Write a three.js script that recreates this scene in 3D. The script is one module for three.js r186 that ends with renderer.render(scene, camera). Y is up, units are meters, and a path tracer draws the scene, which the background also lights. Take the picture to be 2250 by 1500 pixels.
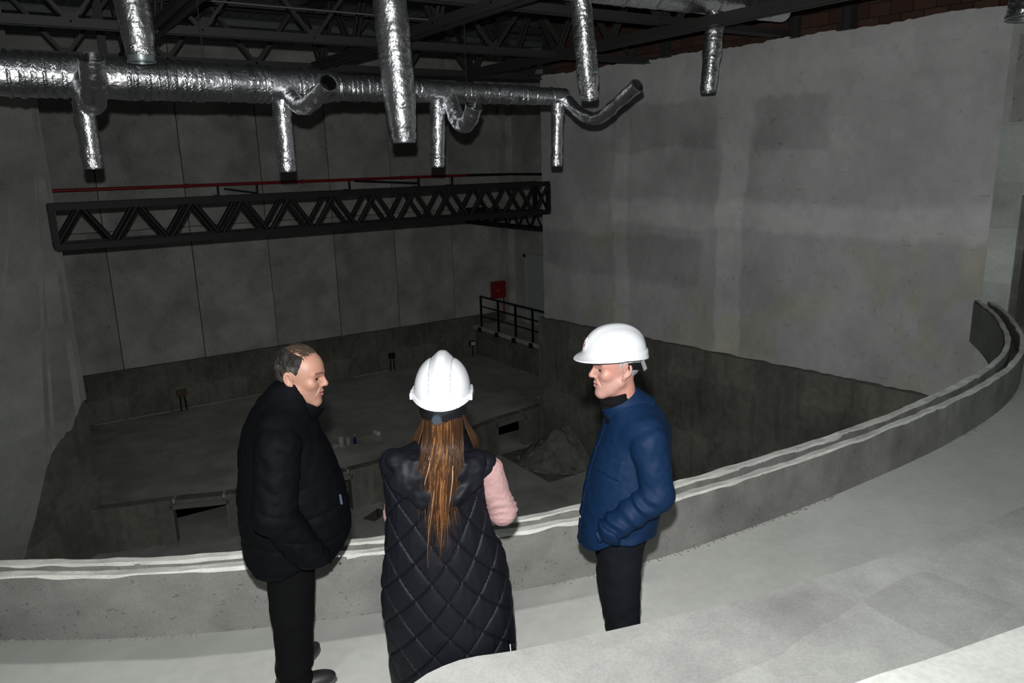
import * as THREE from 'three';
import { mergeGeometries, toCreasedNormals } from 'three/addons/utils/BufferGeometryUtils.js';
import { RoundedBoxGeometry } from 'three/addons/geometries/RoundedBoxGeometry.js';
import { RectAreaLightUniformsLib } from 'three/addons/lights/RectAreaLightUniformsLib.js';

// ---------------------------------------------------------------- camera, exposure, lights
// world: x runs along the stage opening, -z runs from the balcony to the stage, y = 0 is the balcony floor
const scene = new THREE.Scene();
const D2R = Math.PI / 180;
const camera = new THREE.PerspectiveCamera(2 * Math.atan(750 / 1660) / D2R, 1.5, 0.05, 120);
camera.position.set(0, 2.6, 0);
camera.rotation.order = 'YXZ';
camera.rotation.set(-13.35 * D2R, -33.4 * D2R, -1.62 * D2R);
camera.updateMatrixWorld(true);
scene.add(camera);

const renderer = new THREE.WebGLRenderer({ antialias: true });
renderer.toneMapping = THREE.LinearToneMapping;
renderer.toneMappingExposure = 1.0;
renderer.shadowMap.enabled = true;
RectAreaLightUniformsLib.init();
scene.background = new THREE.Color(0x000000);

// the photographer's hot-shoe flash: a hand's breadth above the lens, pointing where the lens points
const flashAt = camera.localToWorld(new THREE.Vector3(-0.03, 0.26, 0.02));
const flashTo = camera.localToWorld(new THREE.Vector3(-0.03, 0.26, -10));
const flash = new THREE.SpotLight(new THREE.Color(1.0, 0.992, 0.988), 100, 0, 62 * D2R, 0.7, 2);
flash.position.copy(flashAt); flash.target.position.copy(flashTo);
flash.castShadow = true; flash.shadow.radius = 1.6; flash.shadow.mapSize.set(4096, 4096);
scene.add(flash, flash.target);

// ---------------------------------------------------------------- helpers
let seedState = 20240611;
function rnd() { seedState = (seedState * 1664525 + 1013904223) >>> 0; return seedState / 4294967296; }
const rr = (a, b) => a + (b - a) * rnd();
const lerp = (a, b, t) => a + (b - a) * t;
const clamp = (x, a, b) => x < a ? a : x > b ? b : x;
const sstep = (a, b, x) => { const t = clamp((x - a) / (b - a), 0, 1); return t * t * (3 - 2 * t); };
const V3 = (x, y, z) => new THREE.Vector3(x, y, z);

const used = {};
function numbered(n) { const k = used[n] = (used[n] === undefined ? 0 : used[n] + 1); return k ? n + '_' + String(k).padStart(3, '0') : n; }
function shade(o) { o.castShadow = true; o.receiveShadow = true; return o; }
function tag(o, label, category, group) {
  o.userData.label = label; if (category) o.userData.category = category; if (group) o.userData.group = group; return o;
}
function thing(name, label, category, pos = [0, 0, 0], turn = 0, group) {
  const o = new THREE.Group(); o.name = numbered(name); o.position.set(...pos); o.rotation.y = turn; scene.add(o);
  return tag(o, label, category, group);
}
function part(name, geos, mat, parent = scene, label) {
  const list = Array.isArray(geos) ? geos : [geos];
  const g = list.length > 1 ? merge(list) : list[0];
  const m = shade(new THREE.Mesh(g, mat)); m.name = parent === scene ? numbered(name) : name; parent.add(m);
  if (label) m.userData.label = label;
  return m;
}
function struct(name, geos, mat, label, parent = scene) {
  const m = part(name, geos, mat, parent); if (parent === scene) m.userData.kind = 'structure'; if (label) m.userData.label = label; return m;
}
function merge(list) {
  list = list.map(g => { g = g.index ? g.toNonIndexed() : g; for (const k of Object.keys(g.attributes)) if (!['position', 'normal', 'uv', 'color'].includes(k)) g.deleteAttribute(k); return g; });
  const hasC = list.some(g => g.attributes.color);
  for (const g of list) {
    const n = g.attributes.position.count;
    if (!g.attributes.normal) g.computeVertexNormals();
    if (!g.attributes.uv) g.setAttribute('uv', new THREE.BufferAttribute(new Float32Array(n * 2), 2));
    if (hasC && !g.attributes.color) g.setAttribute('color', new THREE.BufferAttribute(new Float32Array(n * 3).fill(1), 3));
  }
  return mergeGeometries(list, false);
}
// texture coordinates in metres, by the way each face points
function metreUV(g, k = 1) {
  g = g.index ? g.toNonIndexed() : g;
  const p = g.attributes.position, uv = new Float32Array(p.count * 2);
  const a = V3(), b = V3(), c = V3(), n = V3();
  for (let i = 0; i < p.count; i += 3) {
    a.fromBufferAttribute(p, i); b.fromBufferAttribute(p, i + 1); c.fromBufferAttribute(p, i + 2);
    n.copy(b).sub(a).cross(c.clone().sub(a)); const ax = Math.abs(n.x), ay = Math.abs(n.y), az = Math.abs(n.z);
    [a, b, c].forEach((v, j) => {
      const o = (i + j) * 2;
      if (ay >= ax && ay >= az) { uv[o] = v.x * k; uv[o + 1] = v.z * k; }
      else if (ax >= az) { uv[o] = v.z * k; uv[o + 1] = v.y * k; }
      else { uv[o] = v.x * k; uv[o + 1] = v.y * k; }
    });
  }
  g.setAttribute('uv', new THREE.BufferAttribute(uv, 2)); return g;
}
function box(x0, x1, y0, y1, z0, z1) {
  const g = new THREE.BoxGeometry(x1 - x0, y1 - y0, z1 - z0); g.translate((x0 + x1) / 2, (y0 + y1) / 2, (z0 + z1) / 2); return metreUV(g);
}
function rbox(w, h, d, r = 0.005, s = 2) { return new RoundedBoxGeometry(w, h, d, s, r); }
// a bar of rectangular section from a to b
function bar(a, b, w, h, up = V3(0, 1, 0)) {
  const A = V3(...a), B = V3(...b), d = B.clone().sub(A), L = d.length(); d.normalize();
  let x = up.clone().cross(d); if (x.lengthSq() < 1e-6) x = V3(1, 0, 0).cross(d); x.normalize();
  const y = d.clone().cross(x);
  const g = new THREE.BoxGeometry(w, h, L); const m = new THREE.Matrix4().makeBasis(x, y, d);
  g.applyMatrix4(m); g.translate((A.x + B.x) / 2, (A.y + B.y) / 2, (A.z + B.z) / 2); return g;
}
function rod(a, b, r, r2 = r, n = 10, open = false) {
  const A = V3(...a), B = V3(...b), d = B.clone().sub(A), L = d.length();
  const g = new THREE.CylinderGeometry(r2, r, L, n, 1, open);
  g.applyQuaternion(new THREE.Quaternion().setFromUnitVectors(V3(0, 1, 0), d.normalize())); g.translate((A.x + B.x) / 2, (A.y + B.y) / 2, (A.z + B.z) / 2); return g;
}
// a prism over a plan polygon [[x, z], ...]
function prism(poly, y0, y1) {
  const s = new THREE.Shape(); poly.forEach(([x, z], i) => i ? s.lineTo(x, -z) : s.moveTo(x, -z));
  const g = new THREE.ExtrudeGeometry(s, { depth: y1 - y0, bevelEnabled: false }); g.rotateX(-Math.PI / 2); g.translate(0, y0, 0); return metreUV(g);
}
function spline(pts, n) {
  const c = new THREE.CatmullRomCurve3(pts.map(p => V3(p[0], 0, p[1])), false, 'centripetal'); return c.getSpacedPoints(n).map(v => [v.x, v.z]);
}
function pathNormals(pts) {       // unit normals that point away from the balcony (towards the stage)
  return pts.map((p, i) => { const a = pts[Math.max(0, i - 1)], b = pts[Math.min(pts.length - 1, i + 1)]; const dx = b[0] - a[0], dz = b[1] - a[1], l = Math.hypot(dx, dz); return [dz / l, -dx / l]; });
}

// ---------------------------------------------------------------- noise
function hash(i, j, k) { let h = (i * 374761393 + j * 668265263 + k * 2147483647) | 0; h = Math.imul(h ^ (h >>> 13), 1274126177); return ((h ^ (h >>> 16)) >>> 0) / 4294967296; }
function vnoise(x, y, z) {
  const xi = Math.floor(x), yi = Math.floor(y), zi = Math.floor(z); let u = x - xi, v = y - yi, w = z - zi;
  u = u * u * (3 - 2 * u); v = v * v * (3 - 2 * v); w = w * w * (3 - 2 * w);
  const L = (a, b, t) => a + (b - a) * t;
  return L(L(L(hash(xi, yi, zi), hash(xi + 1, yi, zi), u), L(hash(xi, yi + 1, zi), hash(xi + 1, yi + 1, zi), u), v),
    L(L(hash(xi, yi, zi + 1), hash(xi + 1, yi, zi + 1), u), L(hash(xi, yi + 1, zi + 1), hash(xi + 1, yi + 1, zi + 1), u), v), w) * 2 - 1;
}
function pn(x, y, per, s) {        // periodic value noise, -1..1
  const xi = Math.floor(x), yi = Math.floor(y); let u = x - xi, v = y - yi; u = u * u * (3 - 2 * u); v = v * v * (3 - 2 * v);
  const m = q => ((q % per) + per) % per, a = m(xi), b = m(xi + 1), c = m(yi), d = m(yi + 1);
  return lerp(lerp(hash(a, c, s), hash(b, c, s), u), lerp(hash(a, d, s), hash(b, d, s), u), v) * 2 - 1;
}
function fbm(u, v, per, oct, s) { let r = 0, a = 0.5, t = 0; for (let o = 0; o < oct; o++) { r += a * pn(u * per, v * per, per, s + o); t += a; a *= 0.55; per *= 2; } return r / t; }
function tex(w, h, fn, srgb = true) {      // fn(u, v) -> [r, g, b] in 0..1 (sRGB numbers when srgb)
  const d = new Uint8Array(w * h * 4);
  for (let j = 0; j < h; j++) for (let i = 0; i < w; i++) { const c = fn((i + 0.5) / w, (j + 0.5) / h), o = (j * w + i) * 4; d[o] = clamp(c[0], 0, 1) * 255; d[o + 1] = clamp(c[1], 0, 1) * 255; d[o + 2] = clamp(c[2], 0, 1) * 255; d[o + 3] = 255; }
  const t = new THREE.DataTexture(d, w, h, THREE.RGBAFormat); t.wrapS = t.wrapT = THREE.RepeatWrapping; t.magFilter = THREE.LinearFilter; t.minFilter = THREE.LinearMipmapLinearFilter; t.generateMipmaps = true;
  if (srgb) t.colorSpace = THREE.SRGBColorSpace; t.needsUpdate = true; return t;
}
const rep = (t, k) => { const c = t.clone(); c.repeat.set(k, k); c.needsUpdate = true; return c; };
const std = (o) => new THREE.MeshStandardMaterial(o);

// bare cast concrete, 4 m per tile: blotches, cement film, pores
const texConcrete = tex(1024, 1024, (u, v) => {
  const a = fbm(u, v, 4, 5, 11), b = fbm(u, v, 14, 4, 31), f = pn(u * 512, v * 512, 512, 5), w = fbm(u, v, 3, 3, 77);
  let g = 0.62 + 0.10 * a + 0.06 * b + 0.035 * f; g += 0.05 * sstep(0.1, 0.35, w);
  const pore = fbm(u, v, 96, 2, 91) > 0.62 ? -0.1 : 0; g += pore;
  return [g * 1.0, g * 1.0, g * 0.985];
});
const bumpConcrete = tex(512, 512, (u, v) => { const g = 0.5 + 0.3 * fbm(u, v, 16, 5, 3) + 0.12 * pn(u * 256, v * 256, 256, 8); return [g, g, g]; }, false);
// trowelled plaster, 6 m per tile: large soft-edged trowel fields and arcs
const texPlaster = tex(1024, 1024, (u, v) => {
  const wx = u + 0.03 * fbm(u, v, 5, 3, 41), wy = v + 0.03 * fbm(u, v, 5, 3, 57);
  const cell = hash(Math.floor(wx * 6) % 6, Math.floor(wy * 7) % 7, 17) - 0.5, a = fbm(u, v, 5, 5, 19), f = pn(u * 400, v * 400, 400, 2), b = fbm(u, v, 22, 4, 29);
  const g = 0.62 + 0.05 * cell + 0.09 * a + 0.045 * b + 0.025 * f; return [g, g, g * 0.985];
});
// rough unplastered concrete with board marks running up, 3 m per tile
const texBoard = tex(1024, 1024, (u, v) => {
  const st = pn(u * 64, 0.5, 64, 3) * 0.5 + pn(u * 24, v * 2, 24, 9) * 0.5, a = fbm(u, v, 5, 5, 61), b = fbm(u, v, 30, 3, 71), run = sstep(0.15, 0.5, fbm(u * 1, v * 0.2, 30, 2, 13));
  const pan = hash(Math.floor(u * 3 + 0.02 * a) % 3, Math.floor(v * 2.5 + 0.02 * b), 5) - 0.5; const g = 0.58 + 0.09 * a + 0.035 * st + 0.06 * b - 0.05 * run + 0.08 * pan; return [g * 1.0, g * 1.0, g * 0.94];
});
const bumpFoil = tex(512, 512, (u, v) => {
  const r = (p, s) => 1 - Math.abs(fbm(u, v, p, 3, s)) * 2; const g = 0.5 + 0.32 * r(10, 4) + 0.22 * r(26, 8) - 0.15; return [g, g, g];
}, false);
const C = (r, g, b) => new THREE.Color().setRGB(r, g, b);
const M = {
  floor: std({ color: C(1.0, 1.0, 0.98), roughness: 0.9, bumpMap: rep(bumpConcrete, 1 / 1.5), bumpScale: 0.0015 }),
  tier: std({ color: C(1.0, 1.0, 0.99), map: rep(texPlaster, 1 / 3.2), roughness: 0.85, bumpMap: rep(bumpConcrete, 1 / 1.5), bumpScale: 0.001 }),
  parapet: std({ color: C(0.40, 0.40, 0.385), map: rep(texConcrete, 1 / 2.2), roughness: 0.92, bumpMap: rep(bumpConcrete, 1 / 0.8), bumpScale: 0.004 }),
  hallFloor: std({ color: C(1.3, 1.3, 1.29), map: rep(texConcrete, 1 / 5), roughness: 0.95 }),
  back: [0.97, 1.0, 0.94, 1.03, 0.98].map((k, i) => { const t = rep(texConcrete, 1 / 4.6); t.offset.set(i * 0.21, i * 0.37); return std({ color: C(1.25 * k, 1.25 * k, 1.24 * k), map: t, roughness: 0.95, bumpMap: rep(bumpConcrete, 1 / 2), bumpScale: 0.008 }); }),
  base: std({ color: C(0.62, 0.62, 0.6), map: rep(texBoard, 1 / 3), roughness: 0.95, bumpMap: rep(bumpConcrete, 1 / 1.2), bumpScale: 0.01 }),
  plaster: std({ color: C(0.92, 0.92, 0.9), map: rep(texPlaster, 1 / 6), roughness: 0.92 }),
  light: std({ color: C(1.2, 1.22, 1.2), map: rep(texPlaster, 1 / 5), roughness: 0.9 }),
  steel: std({ color: C(0.06, 0.0585, 0.057), roughness: 0.55, metalness: 0.2 }),
  truss: std({ color: C(0.016, 0.0155, 0.015), roughness: 0.6, metalness: 0.3 }),
  deck: std({ color: C(0.17, 0.19, 0.195), roughness: 0.6, metalness: 0.2 }),
  galv: std({ color: C(0.32, 0.38, 0.42), roughness: 0.45, metalness: 0.5 }),
  foil: std({ color: C(0.88, 0.89, 0.92), roughness: 0.34, metalness: 1, bumpMap: rep(bumpFoil, 1), bumpScale: 0.008 }),
  tape: std({ color: C(0.88, 0.89, 0.92), roughness: 0.28, metalness: 1, bumpMap: rep(bumpFoil, 2), bumpScale: 0.008 }),
  sheet: std({ color: C(0.5, 0.56, 0.58), roughness: 0.38, metalness: 0.8 }),
  liner: std({ color: C(0.62, 0.63, 0.65), roughness: 0.12, metalness: 1, bumpMap: rep(bumpFoil, 2), bumpScale: 0.004 }),   // bright aluminium inside of the flexible branches
  red: std({ color: C(0.3, 0.012, 0.018), roughness: 0.45 }),
  black: std({ color: C(0.008, 0.008, 0.009), roughness: 0.6 }),
  rail: std({ color: C(0.012, 0.012, 0.013), roughness: 0.5, metalness: 0.3 }),
  door: std({ color: C(0.5, 0.56, 0.58), roughness: 0.5 }),
  clay: [[0.095, 0.05, 0.036], [0.08, 0.04, 0.03], [0.11, 0.062, 0.045]].map(c => std({ color: C(...c), roughness: 0.95 })),
  mortar: std({ color: C(0.06, 0.055, 0.05), roughness: 0.95 }),
  white: std({ color: C(0.7, 0.71, 0.7), roughness: 0.5 }),
};

// ---------------------------------------------------------------- the shell of the hall
const TOP = 5.9;                                     // underside of the roof deck
// inner face of the balcony parapet, in plan
const PAR = [[-1.15, -5.55], [-0.36, -4.86], [0.74, -4.17], [2.36, -3.52], [3.3, -3.3], [4.34, -3.21], [5.43, -3.18], [6.9, -3.22], [8.4, -3.42], [9.55, -3.77], [10.55, -4.28], [11.3, -4.74], [12.12, -5.36]];
const parPts = spline(PAR, 420), parN = pathNormals(parPts);
const parCoarse = parPts.filter((p, i) => i % 12 === 0);
function distToParapet(x, z) { let m = 1e9; for (let i = 0; i < parCoarse.length - 1; i++) { const a = parCoarse[i], b = parCoarse[i + 1], dx = b[0] - a[0], dz = b[1] - a[1], t = clamp(((x - a[0]) * dx + (z - a[1]) * dz) / (dx * dx + dz * dz), 0, 1), d = (a[0] + dx * t - x) ** 2 + (a[1] + dz * t - z) ** 2; if (d < m) m = d; } return Math.sqrt(m); }

// balcony floor: power-floated screed, with the darker unfinished strip that was left along the parapet
const texFloor = tex(1024, 640, (u, v) => {
  const x = -2.5 + u * 16, z = -6.5 + v * 10; const d = distToParapet(x, z) + 0.012 * vnoise(x * 3, 0, z * 3);
  const a = fbm(u, v, 9, 5, 23), b = fbm(u, v, 60, 3, 25), f = pn(u * 500, v * 312, 512, 4); let g = 0.69 + 0.05 * a + 0.02 * b + 0.015 * f;
  const strip = (1 - sstep(0.205, 0.225, d)) * (1 - sstep(2.2, 3.4, x + 0.3 * vnoise(x * 4, 1, z * 9))); g = lerp(g, 0.565 + 0.05 * a + 0.03 * b, strip);
  return [g * 0.995, g, g * 0.98];
});
texFloor.wrapS = texFloor.wrapT = THREE.ClampToEdgeWrapping;
M.floor.map = texFloor;
{
  const g = prism([...parPts, [15, -5.36], [15, 4.6], [-4, 4.6], [-4, -5.55]], -0.22, 0);
  const p = g.attributes.position, uv = g.attributes.uv; for (let i = 0; i < p.count; i++) uv.setXY(i, (p.getX(i) + 2.5) / 16, (p.getZ(i) + 6.5) / 10);
  M.floor.bumpMap = null;
  struct('floor', g, M.floor, 'pale trowelled concrete balcony floor under the three people');
}
// parapet: inner upstand, shallow ledge, then the outer rim a hand higher; hand-cast, so the edges wander
{
  const prof = [[0, 0], [0, 0.2], [0.0, 0.39], [0.006, 0.398], [0.042, 0.398], [0.05, 0.39], [0.052, 0.2], [0.142, 0.2], [0.144, 0.39], [0.15, 0.398], [0.19, 0.398], [0.198, 0.39], [0.2, 0.2], [0.2, -0.22], [0, -0.22]];
  const pos = [], idx = [], n = parPts.length, m = prof.length; let s = 0;
  for (let i = 0; i < n; i++) {
    if (i) s += Math.hypot(parPts[i][0] - parPts[i - 1][0], parPts[i][1] - parPts[i - 1][1]);
    for (let j = 0; j < m; j++) {
      let [o, y] = prof[j];
      if (j > 0 && j < 12) {
        const lip = j >= 2 && j <= 5 ? 1 : j >= 8 && j <= 11 ? 1 : 0.2;
        y += lip * (0.007 * vnoise(s * 2.2, 3, j > 5 ? 9 : 1) + 0.004 * vnoise(s * 9, 5, j > 5 ? 9 : 1) + (vnoise(s * 17, 7, j > 5 ? 4 : 2) > 0.72 ? -0.01 : 0));
        o += 0.004 * vnoise(s * 5, j > 5 ? 20 : 10, 0) + 0.004 * vnoise(s * 16, j, 4);
      }
      pos.push(parPts[i][0] + parN[i][0] * o, y, parPts[i][1] + parN[i][1] * o);
    }
  }
  for (let i = 0; i < n - 1; i++) for (let j = 0; j < m; j++) { const a = i * m + j, b = i * m + (j + 1) % m, c = a + m, d = b + m; idx.push(a, b, c, b, d, c); }
  for (let j = 1; j < m - 1; j++) { idx.push(0, j + 1, j); const e = (n - 1) * m; idx.push(e, e + j, e + j + 1); }
  let g = new THREE.BufferGeometry(); g.setAttribute('position', new THREE.Float32BufferAttribute(pos, 3)); g.setIndex(idx);
  g = toCreasedNormals(g, 0.7);
  const p = g.attributes.position, uv = new Float32Array(p.count * 2); for (let i = 0; i < p.count; i++) { const x = p.getX(i), z = p.getZ(i); uv[i * 2] = x * 1.05 - z * 0.25; uv[i * 2 + 1] = p.getY(i) + z * 0.02; }
  g.setAttribute('uv', new THREE.BufferAttribute(uv, 2));
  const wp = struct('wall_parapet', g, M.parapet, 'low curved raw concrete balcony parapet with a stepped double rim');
  // pale cement topping smeared along both rims, with a few drips over the edge
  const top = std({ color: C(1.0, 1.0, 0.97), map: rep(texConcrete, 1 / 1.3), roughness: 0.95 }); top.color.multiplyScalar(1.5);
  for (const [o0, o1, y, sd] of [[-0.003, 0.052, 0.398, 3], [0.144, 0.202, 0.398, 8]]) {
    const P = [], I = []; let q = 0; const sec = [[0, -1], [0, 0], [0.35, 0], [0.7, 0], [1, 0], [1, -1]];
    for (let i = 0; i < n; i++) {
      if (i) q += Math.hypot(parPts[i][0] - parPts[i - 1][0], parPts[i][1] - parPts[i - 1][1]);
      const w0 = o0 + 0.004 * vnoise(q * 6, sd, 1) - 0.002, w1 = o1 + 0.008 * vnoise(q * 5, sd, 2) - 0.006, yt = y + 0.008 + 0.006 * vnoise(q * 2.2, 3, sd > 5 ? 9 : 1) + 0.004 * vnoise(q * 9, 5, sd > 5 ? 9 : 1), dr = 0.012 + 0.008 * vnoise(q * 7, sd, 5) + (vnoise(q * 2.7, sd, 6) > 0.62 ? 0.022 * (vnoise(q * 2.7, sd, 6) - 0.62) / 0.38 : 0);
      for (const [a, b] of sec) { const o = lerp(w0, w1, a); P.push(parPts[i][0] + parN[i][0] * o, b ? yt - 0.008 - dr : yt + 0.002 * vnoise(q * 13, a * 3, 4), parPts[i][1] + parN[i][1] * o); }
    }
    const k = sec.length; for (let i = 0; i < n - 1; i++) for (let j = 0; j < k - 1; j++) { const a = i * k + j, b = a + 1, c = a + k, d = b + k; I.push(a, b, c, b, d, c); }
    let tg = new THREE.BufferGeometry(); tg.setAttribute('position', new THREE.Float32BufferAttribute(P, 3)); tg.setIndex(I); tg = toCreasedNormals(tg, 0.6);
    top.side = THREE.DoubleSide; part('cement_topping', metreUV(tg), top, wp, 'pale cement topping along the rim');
  }
  { // smooth pale render on the face towards the hall
    const P = [], I = []; for (let i = 0; i < n; i += 3) for (const y of [0.375, -0.235]) P.push(parPts[i][0] + parN[i][0] * 0.207, y, parPts[i][1] + parN[i][1] * 0.207); const k = P.length / 6; for (let i = 0; i < k - 1; i++) { const a = i * 2; I.push(a, a + 1, a + 2, a + 1, a + 3, a + 2); }
    const fg = new THREE.BufferGeometry(); fg.setAttribute('position', new THREE.Float32BufferAttribute(P, 3)); fg.setIndex(I); fg.computeVertexNormals(); const fm = std({ color: C(0.72, 0.78, 0.76), map: rep(texPlaster, 1 / 4), roughness: 0.9, side: THREE.DoubleSide }); const ug = fg.toNonIndexed(); part('fascia_render', metreUV(ug), fm, wp, 'smooth pale render on the hall side of the parapet');
  }
}
// mortar crumbs along the foot of the parapet
{
  const geos = [];
  for (let i = 0; i < 900; i++) {
    const k = Math.floor(rr(0.03, 0.86) * parPts.length); if (vnoise(k * 0.045, 2, 0) < -0.15) continue;
    const r = rr(0.002, 0.009), g = new THREE.IcosahedronGeometry(r, 0);
    g.scale(rr(0.8, 2.2), rr(0.4, 0.9), rr(0.8, 1.5)); g.rotateY(rr(0, 6.3)); const o = -Math.abs(rr(0, 0.05) * rr(0, 1)) + 0.002;
    g.translate(parPts[k][0] + parN[k][0] * o, r * 0.35, parPts[k][1] + parN[k][1] * o); geos.push(g);
  }
  const m = part('mortar_crumbs', geos, std({ color: C(0.2, 0.2, 0.19), roughness: 0.95 })); m.userData.kind = 'stuff'; tag(m, 'crumbs of grey mortar along the foot of the curved parapet', 'rubble');
}
// seating tiers behind the walkway
{
  const e1 = spline([[1.02, -2.40], [1.14, -2.585], [1.38, -2.615], [1.64, -2.52], [2.23, -2.34], [2.97, -2.15], [3.92, -1.98], [4.96, -1.85], [6.2, -1.82], [7.6, -1.95], [9.2, -2.35], [11, -3.2], [13, -4.7]], 160);
  const e2 = spline([[-4, -2.3], [-2, -1.75], [0, -1.42], [1.2, -1.32], [2.09, -1.2], [2.46, -1.11], [2.88, -1.02], [4.2, -0.72], [6, -0.6], [8.5, -0.9], [11, -1.9], [15, -4.2]], 120);
  const lip = (poly, y0, y1, k) => { const g = prism(poly, y0, y1); return g; };
  struct('floor_tier', lip([...e1, [15, -4.7], [15, 4.6], [0.98, 4.6]], -0.01, 0.45), M.tier, 'first raised pale concrete seating tier behind the walkway');
  struct('floor_upper_tier', lip([...e2, [15, 4.6], [-4, 4.6]], 0.0, 0.9), M.light, 'upper whitish seating tier in the bottom right corner');
}
// right side wall of the hall: plastered face above, thicker board-marked concrete below
const RW0 = [10.88, -15.0], RW1 = [11.92, -5.36];
const rwd = (() => { const dx = RW1[0] - RW0[0], dz = RW1[1] - RW0[1], l = Math.hypot(dx, dz); return [dx / l, dz / l, l]; })();
const rwn = [-rwd[1], rwd[0]];                         // points out of the hall to the right
const onRW = (s, o = 0) => [RW0[0] + rwd[0] * s - Math.abs(rwn[0]) * 0 + rwnOut[0] * o, RW0[1] + rwd[1] * s + rwnOut[1] * o];
const rwnOut = rwn[0] > 0 ? rwn : [-rwn[0], -rwn[1]];
{
  // plaster: bays and day joints as they were laid on, plus damp ochre blotches, 10 m x 6 m
  const texRW = tex(1400, 1024, (u, v) => {
    const s = u * 9.7, y = -1.3 + v * 6; const wob = 0.10 * vnoise(s * 1.3, y * 1.3, 3) + 0.04 * vnoise(s * 5, y * 5, 6);
    const S = s + wob, Y = y + 0.10 * vnoise(s * 1.1, y * 1.4, 8) + 0.04 * vnoise(s * 6, y * 5, 2);
    let g = 0.735 + 0.045 * vnoise(s * 0.7, y * 0.8, 1) + 0.035 * vnoise(s * 2.3, y * 2.1, 4) + 0.02 * vnoise(s * 9, y * 7, 5) + 0.014 * vnoise(s * 40, y * 40, 7);
    const band = (a, b, e, q) => sstep(a - e, a + e, q) * (1 - sstep(b - e, b + e, q));
    g += 0.08 * band(1.25, 1.75, 0.10, Y) * sstep(1.6, 2.2, S);             // pale day joint across the middle
    g += 0.08 * band(5.0, 5.6, 0.05, S) * (1 - sstep(2.6, 3.4, Y));          // pale vertical strips
    g += 0.06 * band(2.3, 2.75, 0.05, S) * (1 - sstep(3.2, 3.8, Y));
    g -= 0.075 * band(2.75, 3.7, 0.05, Y) * band(2.2, 4.9, 0.1, S);           // darker bay under the top
    g -= 0.07 * band(2.7, 3.6, 0.05, Y) * band(5.7, 7.2, 0.08, S);
    g -= 0.07 * band(0.1, 1.0, 0.1, Y) * band(0.0, 4.6, 0.1, S);
    g += 0.03 * sstep(3.7, 4.1, Y);
    const och = sstep(0.15, 0.6, vnoise(s * 0.9, y * 1.1, 33) + 0.4 * vnoise(s * 4, y * 4, 34)) * (1 - sstep(0.9, 1.6, Y));
    if (vnoise(s * 14, y * 14, 51) > 0.86) g -= 0.06;
    return [g * (1 + 0.005 * och), g, g * (1 - 0.06 * och)];
  });
  texRW.wrapS = texRW.wrapT = THREE.ClampToEdgeWrapping;
  const n = 130, ypts = []; for (let i = 0; i <= n; i++) ypts.push(4.52 + 0.02 * vnoise(i * 0.31, 4, 1) + 0.015 * vnoise(i * 1.1, 2, 1));
  const sh = new THREE.Shape(); sh.moveTo(0, -1.25); sh.lineTo(rwd[2], -1.25); for (let i = n; i >= 0; i--) sh.lineTo(rwd[2] * i / n, ypts[i]);
  const g = new THREE.ExtrudeGeometry(sh, { depth: 0.35, bevelEnabled: false });
  const p = g.attributes.position, uv = g.attributes.uv; for (let i = 0; i < p.count; i++) {
    const s = p.getX(i), y = p.getY(i), o = p.getZ(i); uv.setXY(i, s / 9.7, (y + 1.3) / 6); const q = onRW(s, o); p.setXYZ(i, q[0], y, q[1]);
  }
  g.computeVertexNormals();
  struct('wall_right', g, std({ color: C(1.2, 1.2, 1.19), map: texRW, roughness: 0.93, bumpMap: rep(bumpConcrete, 6), bumpScale: 0.004, side: THREE.DoubleSide }), 'tall grey plastered side wall with pale day joints, on the right');
  const q0 = onRW(-0.12, -0.1), q1 = onRW(rwd[2], -0.1), q2 = onRW(rwd[2], 0.45), q3 = onRW(-0.12, 0.45);
  struct('wall_right_base', prism([q0, q1, q2, q3], -4.6, -1.2), M.base, 'rough board-marked concrete base below the plastered right wall');
  // ragged plaster edge along the set-off
  const lumps = []; for (let i = 0; i < 70; i++) { const s = rr(0, rwd[2]), q = onRW(s, -0.035); const b = new THREE.IcosahedronGeometry(rr(0.03, 0.07), 1); b.scale(rr(1.5, 4), rr(0.3, 0.6), rr(0.6, 1)); b.rotateY(Math.atan2(-rwd[1], rwd[0])); b.translate(q[0], -1.2, q[1]); lumps.push(b); }
  const l = part('plaster_droppings', lumps, M.base); l.userData.kind = 'stuff'; tag(l, 'ragged plaster droppings on the ledge of the right wall', 'rubble');
}
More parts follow.
